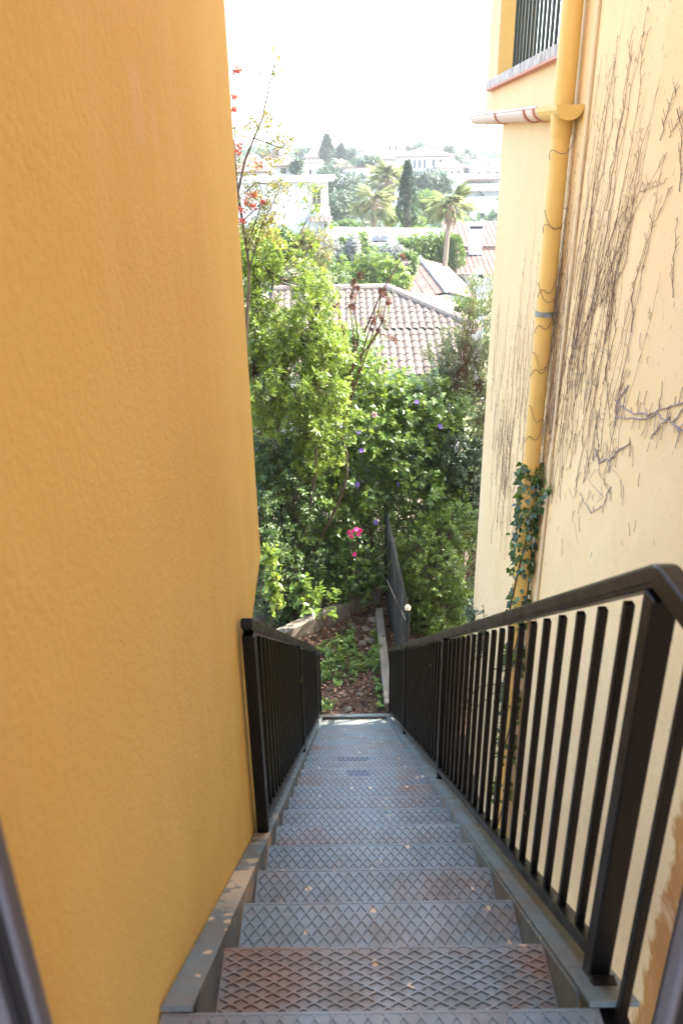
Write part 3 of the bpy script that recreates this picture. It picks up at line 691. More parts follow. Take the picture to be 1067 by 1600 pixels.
bush('tree', 'grey-green small-leaved tree with reddish trunk close to the far corner of the cream house', 'tree', atY(700, 985, 11.8), [E(742,510,11.9,34,85,.6), E(722,560,11.9,36,60,.5), E(715,630,11.8,55,75,.7), E(685,580,12.2,25,60,.5), E(745,640,11.5,30,100,.5), ((2.9, 11.2, -2.6), (1.3, 1.1, 1.6)), ((3.8, 9.8, -3.0), (1.2, 1.1, 1.5)), ((4.2, 11.6, -1.6), (1.3, 1.1, 1.2)), ((2.6, 9.3, -3.6), (.8, .8, 1.2)), ((2.35, 8.6, -3.5), (.75, .6, 1.5)), ((1.95, 8.35, -4.6), (.45, .4, .9)), ((1.75, 8.0, -5.0), (.32, .3, .9)), ((2.2, 8.3, -4.0), (.5, .4, 1.0))],  # last ellipsoids: unseen crown added behind the cream house to shade stairs and path
     2600, 17, .058, .026, 'olive', .30, 'ovate', 'redbark', stem=.05, up=.6, nodes=22, group=G)
bush('shrub', 'bluish dark green shrub beneath the grey-green tree beside the cream house', 'shrub', atY(715, 985, 11.0), [E(715,710,11.0,45,48,.5), E(735,780,11.0,30,70,.5), E(675,730,11.4,35,50,.5)],
     800, 15, .062, .032, 'blue', .24, 'ovate', stem=.03, up=.2, group=G)
bush('shrub', 'fine-leaved fresh green shrub growing over the wire fence beside the right railing', 'shrub', atY(690, 1000, 9.9), [E(672,880,9.9,55,80,.6), E(705,830,10.2,40,60,.5), E(718,930,9.6,32,50,.4), E(650,920,9.9,30,60,.4), E(690,960,9.4,45,40,.4)],
     1300, 18, .046, .021, 'hedge', .24, 'ovate', stem=.025, up=.35, group=G)
bush('shrub', 'tall mid green shrub in the gap between the tiled roof and the climber', 'shrub', atY(640, 960, 13.2), [E(640,640,13.2,60,60,.8), E(600,720,13.4,110,80,.9), E(700,720,13.2,60,90,.7), E(620,850,13.0,100,90,.8), E(560,620,13.2,40,40,.6)],
     1100, 15, .075, .042, 'mid', .3, 'ovate', stem=.035, up=.4, group=G)
bush('shrub', 'shady background shrub between the evergreen tree and the deep green shrub', 'shrub', atY(460, 985, 13.4), [E(440,700,13.4,90,140,1.0), E(500,860,13.0,110,110,1.0), E(430,930,12.6,70,70,.8), E(660,930,12.4,90,60,.8)],
     1300, 14, .075, .042, 'dark', .3, 'ovate', stem=.035, up=.4, group=G)
bush('sapling', 'young plant with broad fresh leaves over the diagonal timber, left of the brace', 'sapling', atY(506, 985, 9.1), [E(505,945,9.1,24,28,.2), E(475,925,9.1,15,20,.2)], 26, 8, .105, .070, 'heart', .2, 'ovate', stem=.014, up=.5, group=G, nodes=4)
bush('creeper', 'yellowish lobed creeper sprig hanging beside the lower corner of the orange house', 'creeper', atY(412, 1010, 7.9), [E(421,890,8.0,12,45,.12), E(428,930,8.0,8,25,.1)], 44, 5, .075, .065, 'lime', .14, 'heart', stem=.008, up=-.3, group=G, nodes=4, spread=1.0)
bg = bush('bougainvillea', 'small shrub with bright pink flowers in the middle of the thicket', 'shrub', atY(552, 975, 9.9), [E(552,855,9.9,22,25,.2), E(540,900,9.9,30,40,.2)], 60, 8, .075, .05, 'mid', .2, 'ovate', stem=.012, up=.3, group=G, nodes=5)
for (x, y) in ((545,832),(552,830),(560,835),(557,827),(549,838),(554,866),(563,829)): flower(bg, x, y, 9.6, .038, 'pink')
# bare shrub with dry seed heads
br = empty('bare_shrub', atY(535, 900, 10.4), 'leafless shrub with thin dark stems and brown seed heads before the tiled roof', 'shrub', G)
b = MB(); sP = []
for pl in ([(533,680),(552,610),(556,540),(548,480),(556,440)], [(537,660),(555,600),(575,540),(590,490),(597,455)], [(545,630),(545,560),(535,510),(524,475)], [(556,600),(565,545),(580,500),(608,470)], [(550,590),(560,530),(556,480),(563,430)],
           [(575,545),(600,500),(604,470)], [(570,520),(595,455),(628,400)], [(535,660),(520,610),(505,570),(500,510)], [(560,560),(590,520),(612,530)], [(537,660),(534,700),(532,740)]):
    pts = [atY(x+RNG.normal()*1.5, y, 10.4+(.06*i*RNG.normal() if pl[-1][1] < 700 else .35*i)) for i, (x, y) in enumerate(pl)]
    b.tube(pts, [.013*(1-.7*i/len(pts)) for i in range(len(pts))], 5, False)
    for k in range(3 if pl[-1][1] < 800 else 0): pass
    if pl[-1][1] < 800: sP.append(pts[-1]); sP.append(pts[-2])
b.build('stem', M['redbark'], br)
for p in sP+[atY(556, 450, 10.4), atY(552, 462, 10.4), atY(600, 462, 10.4)]:
    m = 5; arr, tt_ = shoots(p+rnd(m)*.009, rnd(m), 9, np.full(m, .05), .040, .020, 'ovate', 1.0)
    link('seed_head', leaf_mesh('seed_head', [arr], [tt_]), L['seed'], br)
gP = np.array([atY(x, y, 10.5)+rnd(1)[0]*.06 for x, y in ((600,500),(597,515),(590,530),(603,485),(585,548),(520,560),(512,530),(560,520))*3]); m = len(gP)
arr, tt_ = shoots(gP, np.tile([0, 0, 1.0], (m, 1))+rnd(m)*.4, 8, np.full(m, .16), .06, .028, 'ovate', .85); link('foliage', leaf_mesh('foliage', [arr], [tt_]), L['olive'], br)
# red flowering tree reaching above the roofs on the left
ft = empty('flowering_tree', atY(380, 960, 8.3), 'thin airy tree with red flower heads and yellowing leaves rising against the sky', 'tree', G)
b = MB(); YF = 8.2
lines = [[(376,960),(382,600),(390,420),(372,300),(383,250),(410,185),(425,115),(432,92)], [(374,330),(366,220),(370,170),(374,118)], [(385,300),(400,285),(420,288),(440,275)], [(393,215),(415,222),(440,232),(455,215)], [(390,420),(410,350),(430,310),(440,285)],
         [(380,345),(395,330),(418,320)], [(388,380),(405,330),(410,300),(400,270)], [(372,300),(368,260),(364,240)], [(385,400),(400,360),(425,340)]]
for i, pl in enumerate(lines):
    pts = []
    for (xa, ya), (xb, yb) in zip(pl, pl[1:]):
        for k in range(3): pts.append(atY(xa+(xb-xa)*k/3, ya+(yb-ya)*k/3, YF))
    pts.append(atY(*pl[-1], YF)); mm = len(pts); r0 = .020 if i == 0 else .008
    b.tube(pts, [r0*(1-.85*j/mm) for j in range(mm)], 6, False)
b.build('trunk', M['bark'], ft)
cl = [(432,92,9),(440,102,6),(410,178,10),(398,185,10),(420,175,6),(437,205,9),(450,210,9),(440,222,7),(455,222,5),(425,262,8),(434,275,10),(437,285,8),(405,240,6),(402,298,12),(420,306,12),(428,318,12),(424,338,12),(400,330,12),(412,352,12),(395,345,10),(385,300,8),(392,262,8),(370,200,8),(368,245,10),(376,262,8),(440,370,10),(405,375,12),(390,365,10),(432,345,10)]
P = np.concatenate([np.array([atY(x+q[0]*r*.8, y+q[1]*r*.8, YF+q[2]*.1) for q in rnd(int(r*.75))]) for x, y, r in cl]); m = len(P)
arr, tt_ = shoots(P, rnd(m)*.6+np.array([0, 0, -.45]), 10, np.full(m, .12), .034, .021, 'ovate', .9); link('foliage', leaf_mesh('foliage', [arr], [np.clip(tt_*.9+.1*RNG.random(len(tt_)), 0, 1)]), L['yellow'], ft)
for x, y, r in ((374,107,8),(369,112,6),(367,152,6),(366,170,5),(374,228,8),(371,238,7),(404,260,8),(388,308,8),(398,303,7),(376,328,7),(385,318,6),(379,345,7),(412,316,5),(395,322,6)):
    P = np.array([atY(x+q[0]*r*.4, y+q[1]*r*.4, YF-.08+q[2]*.03) for q in np.clip(rnd(30), -1.4, 1.4)])
    A_ = rnd(30); l_ = .02+.016*RNG.random(30)
    link('flower_head', leaf_mesh('flower_head', [leaf_arrays(P, A_, rnd(30), l_, l_*.8, 'ovate')], [RNG.random(30)]), L['red'], ft)
# small plant at the foot of the cream wall
bush('shrub', 'low bluish plant at the foot of the cream wall just above the right handrail', 'shrub', (1.15, 7.4, -6.1), [E(752,955,7.2,22,18,.2), E(768,985,6.6,22,50,.2), E(800,1090,5.3,18,100,.15)], 150, 12, .05, .026, 'blue', .16, 'ovate', stem=.012, up=.5, group=G)

# ------------------------------------------------------------------ middle distance
def tile_plane(mb, p0, pu, pv, per=.22, course=.38, inside=None, amp=.065, su=6):
    """pantiles over the parallelogram p0, p0+pu (along the eave), p0+pv (up the slope)"""
    p0 = np.array(p0, float); pu = np.array(pu, float); pv = np.array(pv, float)
    lu, lv = np.linalg.norm(pu), np.linalg.norm(pv); nrm = np.cross(pu, pv); nrm /= np.linalg.norm(nrm)
    nu = int(lu/per)*su; nv = int(lv/course)
    for j in range(nv):
        rows = []
        for vv, lift in ((j/nv, .022), ((j+1)/nv, .0)):
            r = []
            for i in range(nu+1):
                u = i/nu; t_ = (i % su)/su*2*math.pi
                jit = .012*math.sin(j*12.9+(i//su)*78.2)
                r.append(p0+pu*u+pv*vv+nrm*(amp*abs(math.sin(t_/2))+lift+jit))
            rows.append(r)
        bse = len(mb.v); mb.v += [tuple(q) for q in rows[0]+rows[1]]
        for i in range(nu):
            if inside and not inside((i+.5)/nu, (j+.5)/nv): continue
            mb.f.append((bse+i, bse+i+1, bse+nu+1+i+1, bse+nu+1+i))
def window(parent, x0, x1, y, z0, z1, mull=1):
    b = MB(); b.box(x0, x1, y-.06, y-.003, z0, z0+.06); b.box(x0, x1, y-.06, y-.003, z1-.06, z1); b.box(x0, x0+.06, y-.06, y-.003, z0+.06, z1-.06); b.box(x1-.06, x1, y-.06, y-.003, z0+.06, z1-.06)
    for k in range(mull): xm = x0+(x1-x0)*(k+1)/(mull+1); b.box(xm-.03, xm+.03, y-.058, y-.003, z0+.06, z1-.06)
    w = b.build('window', M['offwhite'], parent); b = MB(); b.box(x0+.061, x1-.061, y-.03, y-.004, z0+.061, z1-.061); b.build('pane', M['glass'], w)
# house with the big pantile roof
H = empty('house', (0, 25, -9.2), 'white house with a large weathered pantile roof just beyond the thicket', 'house')
b = MB(); b.box(-2.2, 3.7, 25.6, 31.8, -9.6, -5.2); b.box(-1.7, 3.55, 23.2, 25.6, -9.6, -5.95); b.build('wall', M['white'], H)
b = MB(); tile_plane(b, (-2.0, 22.8, -5.87), (5.85, 0, 0), (0, 2.72, .83), .235)
b.prism([(-2.0, 22.8, -5.9), (-2.0, 25.5, -5.1), (-2.0, 25.5, -5.2), (-2.0, 22.9, -6.02)], (5.85, 0, 0))
b.build('porch_roof', M['tile'], H, True)
b = MB()
zE, zR, yE, yR = -5.03, -4.22, 25.45, 28.6
tile_plane(b, (-2.5, yE, zE), (6.85, 0, 0), (0, yR-yE, zR-zE), .235, .38, lambda u, v: -2.5+6.85*u < 4.35-2.75*v)
b.poly([(4.35, yE, zE-.01), (4.35, 31.9, zE-.01), (1.6, yR, zR-.01)]); b.poly([(4.35, 31.9, zE-.01), (-2.5, 31.9, zE-.01), (-2.5, yR, zR-.01), (1.6, yR, zR-.01)])
b.prism([(-2.5, yE, zE-.04), (4.3, yE, zE-.04), (4.3, yE+.1, zE-.14), (-2.5, yE+.1, zE-.14)], (0, .0, -.05))
rf = b.build('roof', M['tile'], H, False)
b = MB(); a_ = Vector((4.4, yE-.05, zE+.06)); c_ = Vector((1.6, yR, zR+.09))
for i in range(13): b.tube([a_.lerp(c_, i/13), a_.lerp(c_, (i+1.12)/13)], [.145, .12], 8)
for i in range(12): b.tube([Vector((1.6-.33*i, yR, zR+.09)), Vector((1.6-.33*(i+1.1), yR, zR+.09))], [.12, .11], 8)
b.build('ridge_tiles', M['greypave'], rf, True)
window(H, 1.15, 2.05, 23.2, -7.7, -6.35); window(H, 2.45, 3.1, 23.2, -7.5, -6.6, 0)
# gabled house with a white ridge
H = empty('house', (4.6, 40, -9), 'small gabled house with pale tile roof and white ridge, white round-topped chimney beside it', 'house')
Yn, Yf = 34.0, 46.0; a_ = atY(697, 456, Yn); rx = a_[0]; zr = a_[2]; xl = atY(632, 472, Yn)[0]; xr = atY(752, 468, Yn)[0]; ze = atY(632, 472, Yn)[2]
b = MB(); b.prism([(xl+.25, Yn+.15, -9.6), (xr-.2, Yn+.15, -9.6), (xr-.2, Yn+.15, ze+.0), (rx, Yn+.15, zr-.12), (xl+.25, Yn+.15, ze+.0)], (0, Yf-Yn-.3, 0)); b.build('wall', M['white'], H)
b = MB(); tile_plane(b, (xl, Yf, ze), (0, Yn-Yf, 0), (rx-xl, 0, zr-ze), .28, .4, None, .05, 4); tile_plane(b, (xr, Yn, ze), (0, Yf-Yn, 0), (rx-xr, 0, zr-ze), .28, .4, None, .05, 4)
rf = b.build('roof', M['tile_far'], H)
b = MB(); b.tube([(rx, Yn-.1, zr+.08), (rx, Yf, zr+.08)], .11, 8); b.build('ridge_tiles', M['white'], rf, True)
cx = atY(749, 440, 33.6)
b = MB(); b.box(cx[0]-.22, cx[0]+.22, 33.4, 33.85, -9.6, atY(749, 427, 33.6)[2]); b.tube([(cx[0], 33.38, atY(749, 427, 33.6)[2]), (cx[0], 33.87, atY(749, 427, 33.6)[2])], .22, 12); ch = b.build('chimney', M['white'], H)
b = MB(); b.box(cx[0]-.1, cx[0]+.1, 33.36, 33.39, atY(749, 430, 33.6)[2]-.1, atY(749, 430, 33.6)[2]+.06); b.build('vent', M['frame_dark'], ch)
# wide tiled roof at the right
H = empty('house', (10, 52, -8), 'house with a wide pinkish tile roof, half hidden behind the cream house', 'house')
p = atY(716, 430, 48); q = atY(716, 352, 55.9); X0, X1 = p[0]-.2, 16.0
ym, zm = 51.6, p[2]+(q[2]-p[2])*(51.6-48)/7.9
b = MB(); tile_plane(b, (X0, 48, p[2]), (X1-X0, 0, 0), (0, ym-48, zm-p[2]), .3, .45, None, .06, 4); tile_plane(b, (X0, ym, zm+.2), (X1-X0, 0, 0), (0, 55.9-ym, q[2]-zm), .3, .45, None, .06, 4)
b.box(X0+.01, X1, ym-.02, ym+.05, zm-.02, zm+.19); rf = b.build('roof', M['tile_far'], H)
b = MB(); b.prism([(X0+.2, 48.3, -9), (X0+.2, 55.8, -9), (X0+.2, 55.8, q[2]-.05), (X0+.2, 48.3, p[2]-.02)], (X1-X0-.3, 0, 0)); b.build('wall', M['offwhite'], H)
k = atY(742, 384, 51); kt = atY(742, 357, 51)
b = MB(); b.box(k[0]-.38, k[0]+.38, 50.7, 51.3, k[2]-.5, kt[2]); b.box(k[0]-.45, k[0]+.45, 50.63, 51.37, kt[2]+.16, kt[2]+.26); ch = b.build('chimney', M['white'], H)
b = MB()
for i in (-1, 0, 1): b.box(k[0]+i*.26-.09, k[0]+i*.26+.09, 50.69, 51.31, kt[2]+.003, kt[2]+.158)
b.build('vent', M['frame_dark'], ch)
# low pale roof with two skylights
H = empty('house', (2, 52, -7.5), 'low house with a pale sloping roof and two dark skylights behind the hedge', 'house')
l0 = atY(508, 374, 50); l1 = atY(706, 396, 50); t0 = atY(520, 351, 55)
Xa, Xb = l0[0], l1[0]; zb = atY(600, 384, 50)[2]; zt = atY(600, 359, 55)[2]
b = MB(); b.prism([(Xa, 50, zb), (Xb, 50, zb), (Xb-.2, 55, zt), (Xa, 55, zt+.25)], (0, 0, -.12)); 
for i in range(40):
    x = Xa+(Xb-Xa)*(i+.5)/40; b.beam((x, 50.02, zb+.02), (x, 54.9, zt+.02+.2*(1-i/40)), .05, .05)
b.build('roof', M['roofwhite'], H)
b = MB(); b.box(Xa+.2, Xb-.2, 50.3, 54.8, -9, zb-.13); b.build('wall', M['white'], H)
for px in (588, 601):
    w = atY(px, 371, 51.2); zz = zb+(zt-zb)*1.2/5; b = MB(); sx = (zt-zb)/5
    b.prism([(w[0]-.2, 50.7, zz+.10-.5*sx), (w[0]+.22, 50.7, zz+.10-.5*sx), (w[0]+.22, 51.9, zz+.16+.7*sx), (w[0]-.2, 51.9, zz+.16+.7*sx)], (0, 0, .06)); b.build('skylight', M['frame_dark'], H)
# white modern house at the left
H = empty('house', (-6, 64, -7), 'white flat-roofed modern house standing out on the left above the thicket', 'house')
Y = 60.0; xl = atY(395, 300, Y)[0]; xr = atY(514, 300, Y)[0]; zt = atY(470, 284, Y)[2]; zb = -9; xc = atY(478, 300, Y)[0]
b = MB(); b.box(xl-6, xc, Y, Y+9, zb, zt); b.box(xc, xr-.2, Y+2.2, Y+9, zb, zt); b.box(xr-.35, xr-.15, Y+.0, Y+.25, atY(510, 326, Y)[2], zt); b.box(xc, xr, Y-.2, Y+2.2, zb, atY(500, 326, Y)[2]); b.build('wall', M['white'], H)
b = MB(); b.box(xl-6.2, xr+.35, Y-.35, Y+9.2, zt, zt+.28); b.build('roof_slab', M['white'], H)
window(H, xc+.35, xr-.6, Y+2.2, atY(495, 322, Y)[2], atY(495, 296, Y)[2], 1)
window(H, xc+1.2, xr-.15, Y-.2, atY(495, 358, Y)[2], atY(495, 348, Y)[2], 0)
z = atY(500, 342, Y)[2]; b = MB(); tile_plane(b, (xc+.2, Y-1.0, z-.15), (xr-xc, 0, 0), (0, .85, .3), .3, .4, None, .08, 4); b.build('canopy', M['tile_far'], H)

# ------------------------------------------------------------------ hillside houses
def hill_house(label, xl, xr, yt, yb, Y, dep, roof='hip', rh=1.2, wins=(), wall='white', chim=None, rmat='tile_far'):
    a = atY(xl, yt, Y); c = atY(xr, yb, Y); x0, x1, zt, zb = a[0], c[0], a[2], c[2]
    H = empty('house', ((x0+x1)/2, Y, zb), label, 'house', 'houses on the hillside')
    b = MB(); b.box(x0, x1, Y, Y+dep, zb-4, zt); w = b.build('wall', M[wall], H)
    o = .5; b = MB()
    if roof == 'hip':
        q = min(dep, x1-x0)/2*.98; A = [(x0-o, Y-o, zt), (x1+o, Y-o, zt), (x1+o, Y+dep+o, zt), (x0-o, Y+dep+o, zt)]; ins = q+o
        B = [(x0-o+ins, Y-o+ins, zt+rh), (x1+o-ins, Y-o+ins, zt+rh), (x1+o-ins, Y+dep+o-ins, zt+rh), (x0-o+ins, Y+dep+o-ins, zt+rh)]
        b.hexa(A+B); b.box(x0-o-.02, x1+o+.02, Y-o-.02, Y+dep+o, zt-.14, zt-.003)
    else: b.box(x0-.3, x1+.3, Y-.3, Y+dep+.3, zt+.003, zt+.35)
    rf = b.build('roof', M[rmat] if roof == 'hip' else M[wall], H)
    if chim: 
        cx_ = x0+(x1-x0)*chim; b = MB(); b.box(cx_-.4, cx_+.4, Y+1, Y+1.8, zt, zt+rh+.7); b.build('chimney', M['white'], rf)
    for (u0, u1, v0, v1) in wins:
        b = MB(); b.box(x0+(x1-x0)*u0, x0+(x1-x0)*u1, Y-.05, Y+.2, zb+(zt-zb)*v0, zb+(zt-zb)*v1); b.build('window', M['glass'], H)
    return H
row = lambda n, v0, v1, w=.5, a=.05, c=.95: [(a+(c-a)*(i+.5-w/2)/n, a+(c-a)*(i+.5+w/2)/n, v0, v1) for i in range(n)]
hill_house('low house with pale pink hipped roof and small chimney above the modern house', 405, 458, 259, 276, 95, 9, 'hip', 1.7, row(2, .3, .75, .35), chim=.7)
hill_house('white house edge with pink roof at far left behind the flowering tree', 372, 412, 268, 300, 80, 8, 'hip', 1.5)
hill_house('long white garden wall building between the round trees on the left', 470, 500, 263, 276, 105, 6, 'flat', 1, row(1, .2, .8, .15))
hill_house('pinkish low house left of the round dark tree', 478, 500, 254, 266, 125, 7, 'flat', 1, row(1, .1, .7, .2), 'offwhite')
hill_house('wide villa with red hipped roof near the hilltop, left of the large white villa', 556, 622, 249, 268, 150, 12, 'hip', 2.4, row(4, .25, .7, .3))
hill_house('pink square tower house on the hilltop skyline', 604, 624, 222, 240, 210, 9, 'flat', 1, row(2, .3, .7, .3), 'offwhite')
hill_house('pale house with wide roof on the skyline left of the square tower house', 558, 602, 235, 246, 230, 12, 'hip', 2.6, row(3, .2, .7, .3))
hill_house('large white villa with pink hipped roof and tall windows in the middle of the hill', 626, 708, 244, 268, 135, 13, 'hip', 1.3, row(4, .25, .75, .32, .12, .5)+row(3, .35, .75, .25, .55, .95), chim=None)
hill_house('square white house crowning the skyline behind the large villa', 664, 700, 230, 244, 200, 10, 'hip', 1.7, row(3, .3, .7, .3))
hill_house('long pale house terrace below the round trees in the hill centre', 545, 590, 270, 285, 110, 7, 'flat', 1.0)
ap = hill_house('white stepped apartment block with balconies and dark windows at the right of the hill', 722, 800, 279, 350, 115, 14, 'flat', 1, row(5, .72, .9, .22)+row(6, .45, .62, .3)+row(5, .15, .3, .35))
a = atY(722, 279, 115); b = MB()
for v in (296, 316): z = atY(740, v, 115)[2]; b.box(a[0]-.2, a[0]+7.6, 113.6, 115, z-.15, z+.75)
b.build('balcony', M['white'], ap)
b = MB(); b.box(a[0]-.6, a[0]+5, 113.2, 115.6, a[2]-.3, a[2]-.05); b.build('pergola', M['tile_far'], ap)
hill_house('upper penthouse block behind the stepped apartment block', 738, 800, 263, 281, 125, 10, 'flat', 1, row(4, .2, .7, .35))
hill_house('white corner building left of the apartment block with a grey roof terrace', 694, 724, 283, 325, 112, 8, 'flat', 1, row(2, .55, .8, .4))
hill_house('small white house under the apartment block behind the leaning palm', 715, 790, 325, 352, 95, 7, 'flat', 1, row(3, .3, .7, .25))
hill_house('tiny white house on the skyline at the far right', 708, 742, 254, 264, 240, 9, 'hip', 1.6, row(3, .3, .7, .3))
hill_house('white house low on the hill between the dark trees and the pale roof', 520, 560, 283, 295, 100, 6, 'flat', 1)
hill_house('small skyline house with a pink roof right of the red roofed villa', 628, 652, 238, 248, 220, 9, 'hip', 1.6)
for a_ in (('small cream house with hipped roof under the skyline left of the pointed conifer', 478, 502, 246, 256, 160, 8, 'hip', 1.6), ('long pale house below the red roofed villa, above the round tree', 556, 604, 262, 272, 128, 8, 'hip', 1.2),
           ('pale flat block just left of the large white villa', 604, 630, 258, 274, 122, 8, 'flat', 1), ('narrow white house between the cypress and the large villa', 618, 640, 268, 284, 108, 7, 'flat', 1),
           ('pale hipped house on the slope right below the large white villa', 690, 722, 262, 278, 128, 8, 'hip', 1.4), ('tiny pale skyline house right beside the square tower house', 628, 646, 231, 239, 250, 8, 'hip', 1.8),
           ('tiny pale skyline house left of the wide skyline house', 536, 558, 238, 246, 255, 8, 'hip', 1.8), ('low white house on the slope between the palms and the cypress', 612, 630, 290, 304, 90, 6, 'flat', 1),
           ('pale terraced house high at the right, over the penthouse block', 744, 784, 252, 264, 170, 9, 'flat', 1), ('white house with pink roof on the slope left of the dark shrubby trees', 520, 548, 262, 274, 118, 7, 'hip', 1.2)):
    hill_house(*a_, wins=row(3, .3, .72, .3))
for i, (x, y, Y) in enumerate(((735, 258, 260), (758, 256, 270), (776, 262, 250))):
    hill_house(('far pale house left of the last trees on the right skyline', 'far pale house between the last trees on the right skyline', 'far pale house rightmost on the skyline beside the cream wall')[i], x-9, x+10, y-6, y+5, Y, 9, 'hip', 1.8)

# ------------------------------------------------------------------ trees of the middle distance and hill
G2 = 'trees and shrubs between the houses'
def far_tree(label, x, y, rx, ry, Y, mat='far', n=330, ll=None, base=None, name='tree', multi=True):
    k = ppm(x, y, Y); ll = ll or max(.10, 4.0/k)
    ells = [E(x, y, Y, rx, ry)]
    if multi:
        for q in range(4): ells.append(E(x+RNG.normal()*rx*.45, y+RNG.normal()*ry*.35, Y+RNG.normal()*.3*rx/k, rx*.55, ry*.55))
    by = y+ry*(base or 1.15)
    return bush(name, label, name, atY(x, by, Y), ells, n, 9, ll, ll*.6, mat, ll*2.6, 'ovate', stem=max(.05, rx/k*.06), up=.35, nodes=5, twig=False, group=G2, shell=.55, spread=1.0, foliage='crown')
far_tree('large round dark green tree in the hazy middle of the hill, left of the palms', 530, 283, 38, 30, 92, 'far', 620)
far_tree('dark shrubby trees below the large round tree, beside the modern house', 535, 326, 32, 24, 82, 'far', 480)
far_tree('low spreading dark tree behind the modern house roof', 558, 308, 22, 28, 86, 'far', 300)
far_tree('pair of dense bluish trees in front of the large white villa', 672, 283, 26, 20, 100, 'far', 480)
far_tree('round hazy tree on the slope right of the pink low house', 566, 257, 30, 11, 130, 'far', 320)
far_tree('small round tree beside the pale pink hipped roof', 465, 262, 9, 13, 94, 'far', 150)
far_tree('long dark tree belt on the left skyline', 425, 245, 34, 10, 180, 'far', 420)
far_tree('hazy tree on the left skyline right of the tree belt', 475, 240, 16, 9, 190, 'far', 200)
far_tree('bushy tree on the skyline right of the pointed conifer', 545, 243, 15, 9, 170, 'far', 180)
far_tree('trees leaning left of the skyline crown house', 655, 233, 12, 10, 190, 'far', 160)
far_tree('small round tree right of the skyline crown house', 703, 237, 7, 8, 190, 'far', 110)
far_tree('dark tree above the apartment block', 714, 251, 6, 7, 170, 'far', 90)
far_tree('hazy tree clump on the far right skyline', 768, 258, 18, 7, 230, 'far', 160)
far_tree('small hazy tree on the right skyline over the apartment block', 742, 252, 7, 8, 220, 'far', 90)
far_tree('grey-green feathery tree right of the cypress', 668, 322, 34, 22, 68, 'mid', 380)
far_tree('soft green shrub beside the cypress foot', 645, 350, 18, 14, 64, 'mid', 200)
far_tree('yellow-green shrub between the two left palms', 610, 338, 16, 14, 62, 'lime', 200)
far_tree('trees on the hill between the villas', 585, 262, 14, 9, 140, 'far', 150)
far_tree('green shrub on the terrace left of the low pale roof', 540, 352, 26, 7, 57, 'mid', 160, name='shrub')
far_tree('dark clipped hedge row along the top of the low pale roof', 640, 362, 52, 5, 57.5, 'mid', 240, name='shrub')
far_tree('lime green rounded shrub just behind the pantile roof', 585, 425, 42, 30, 36, 'hedge', 520, .16, name='shrub')
far_tree('round clipped dark bush with sunlit right side below the hedge', 635, 413, 17, 21, 40, 'mid', 380, .10, name='shrub', multi=False)
far_tree('silver grey shrub in front of the hedge, left of the clipped bush', 612, 398, 22, 20, 42, 'silver', 260, .13, name='shrub')
far_tree('silver grey upright shrub left of the hedge', 552, 384, 9, 20, 44, 'silver', 170, .12, name='shrub')
far_tree('whitish flowering shrub at the left end of the hedge', 522, 388, 15, 22, 44, 'silver', 200, .12, name='shrub')
far_tree('dark blue-green shrub behind the yellow-green evergreen tree', 446, 384, 28, 24, 28, 'dark', 420, .09, name='shrub')
far_tree('yellowing shrub right of the dark blue-green shrub', 490, 388, 30, 32, 27, 'yellow', 420, .08, name='shrub')
far_tree('green shrub left of the pantile roof', 520, 430, 26, 34, 30, 'mid', 420, .10, name='shrub')
far_tree('olive shrub between the evergreen tree and the pantile roof', 492, 462, 40, 42, 20, 'olive', 620, .07, name='shrub')
far_tree('bright yellow-green low shrub at the right end of the pantile ridge', 628, 440, 14, 14, 34, 'lime', 200, .11, name='shrub')
far_tree('low shrub with red dots below the cycad, beside the chimney', 735, 482, 26, 14, 31, 'mid', 260, .10, name='shrub')
far_tree('low dark shrub left of the cycad', 668, 483, 16, 9, 31.5, 'mid', 160, .10, name='shrub')
# clipped climbing hedge
k = 45.5
def hedge(label, polys):
    root = empty('hedge', atY(660, 440, 45), label, 'hedge', G2); Ps = []; b = MB()
    for (xa, ya, xb, yb, ybot, Ya, Yb, n) in polys:
        u = RNG.random(n); v = RNG.random(n)
        top = np.array([atY(xa+(xb-xa)*q, ya+(yb-ya)*q, Ya+(Yb-Ya)*q) for q in u]); bot = np.array([atY(xa+(xb-xa)*q, ybot, Ya+(Yb-Ya)*q) for q in u])
        p = top.copy(); p[:, 2] = top[:, 2]+(bot[:, 2]-top[:, 2])*v; p[:, 1] += RNG.normal(size=n)*.12-.25*(v < .06)+ (v < .1)*RNG.random(n)*1.2; p[:, 0] += RNG.normal(size=n)*.1; p[:, 2] += .1*np.sin(u*23)
        Ps.append(p)
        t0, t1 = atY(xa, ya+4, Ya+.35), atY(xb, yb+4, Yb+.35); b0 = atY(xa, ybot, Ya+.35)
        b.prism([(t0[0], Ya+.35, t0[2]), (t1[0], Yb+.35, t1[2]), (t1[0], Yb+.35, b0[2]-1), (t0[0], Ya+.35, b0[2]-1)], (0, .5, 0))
    P = np.concatenate(Ps); m = len(P)
    arr, tt_ = shoots(P, np.array([0, -.8, .5])+rnd(m)*.5, 5, np.full(m, .22), .15, .10, 'ovate', .9)
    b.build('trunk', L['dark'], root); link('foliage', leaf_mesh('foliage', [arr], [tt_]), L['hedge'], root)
hedge('tall bright green clipped hedge in front of the low pale roof', [(553,368,575,362,410,46,46.5,260), (575,388,625,386,425,46,46.5,420), (622,372,705,362,432,46.5,48,1200), (518,372,556,366,400,47,46.5,220)])
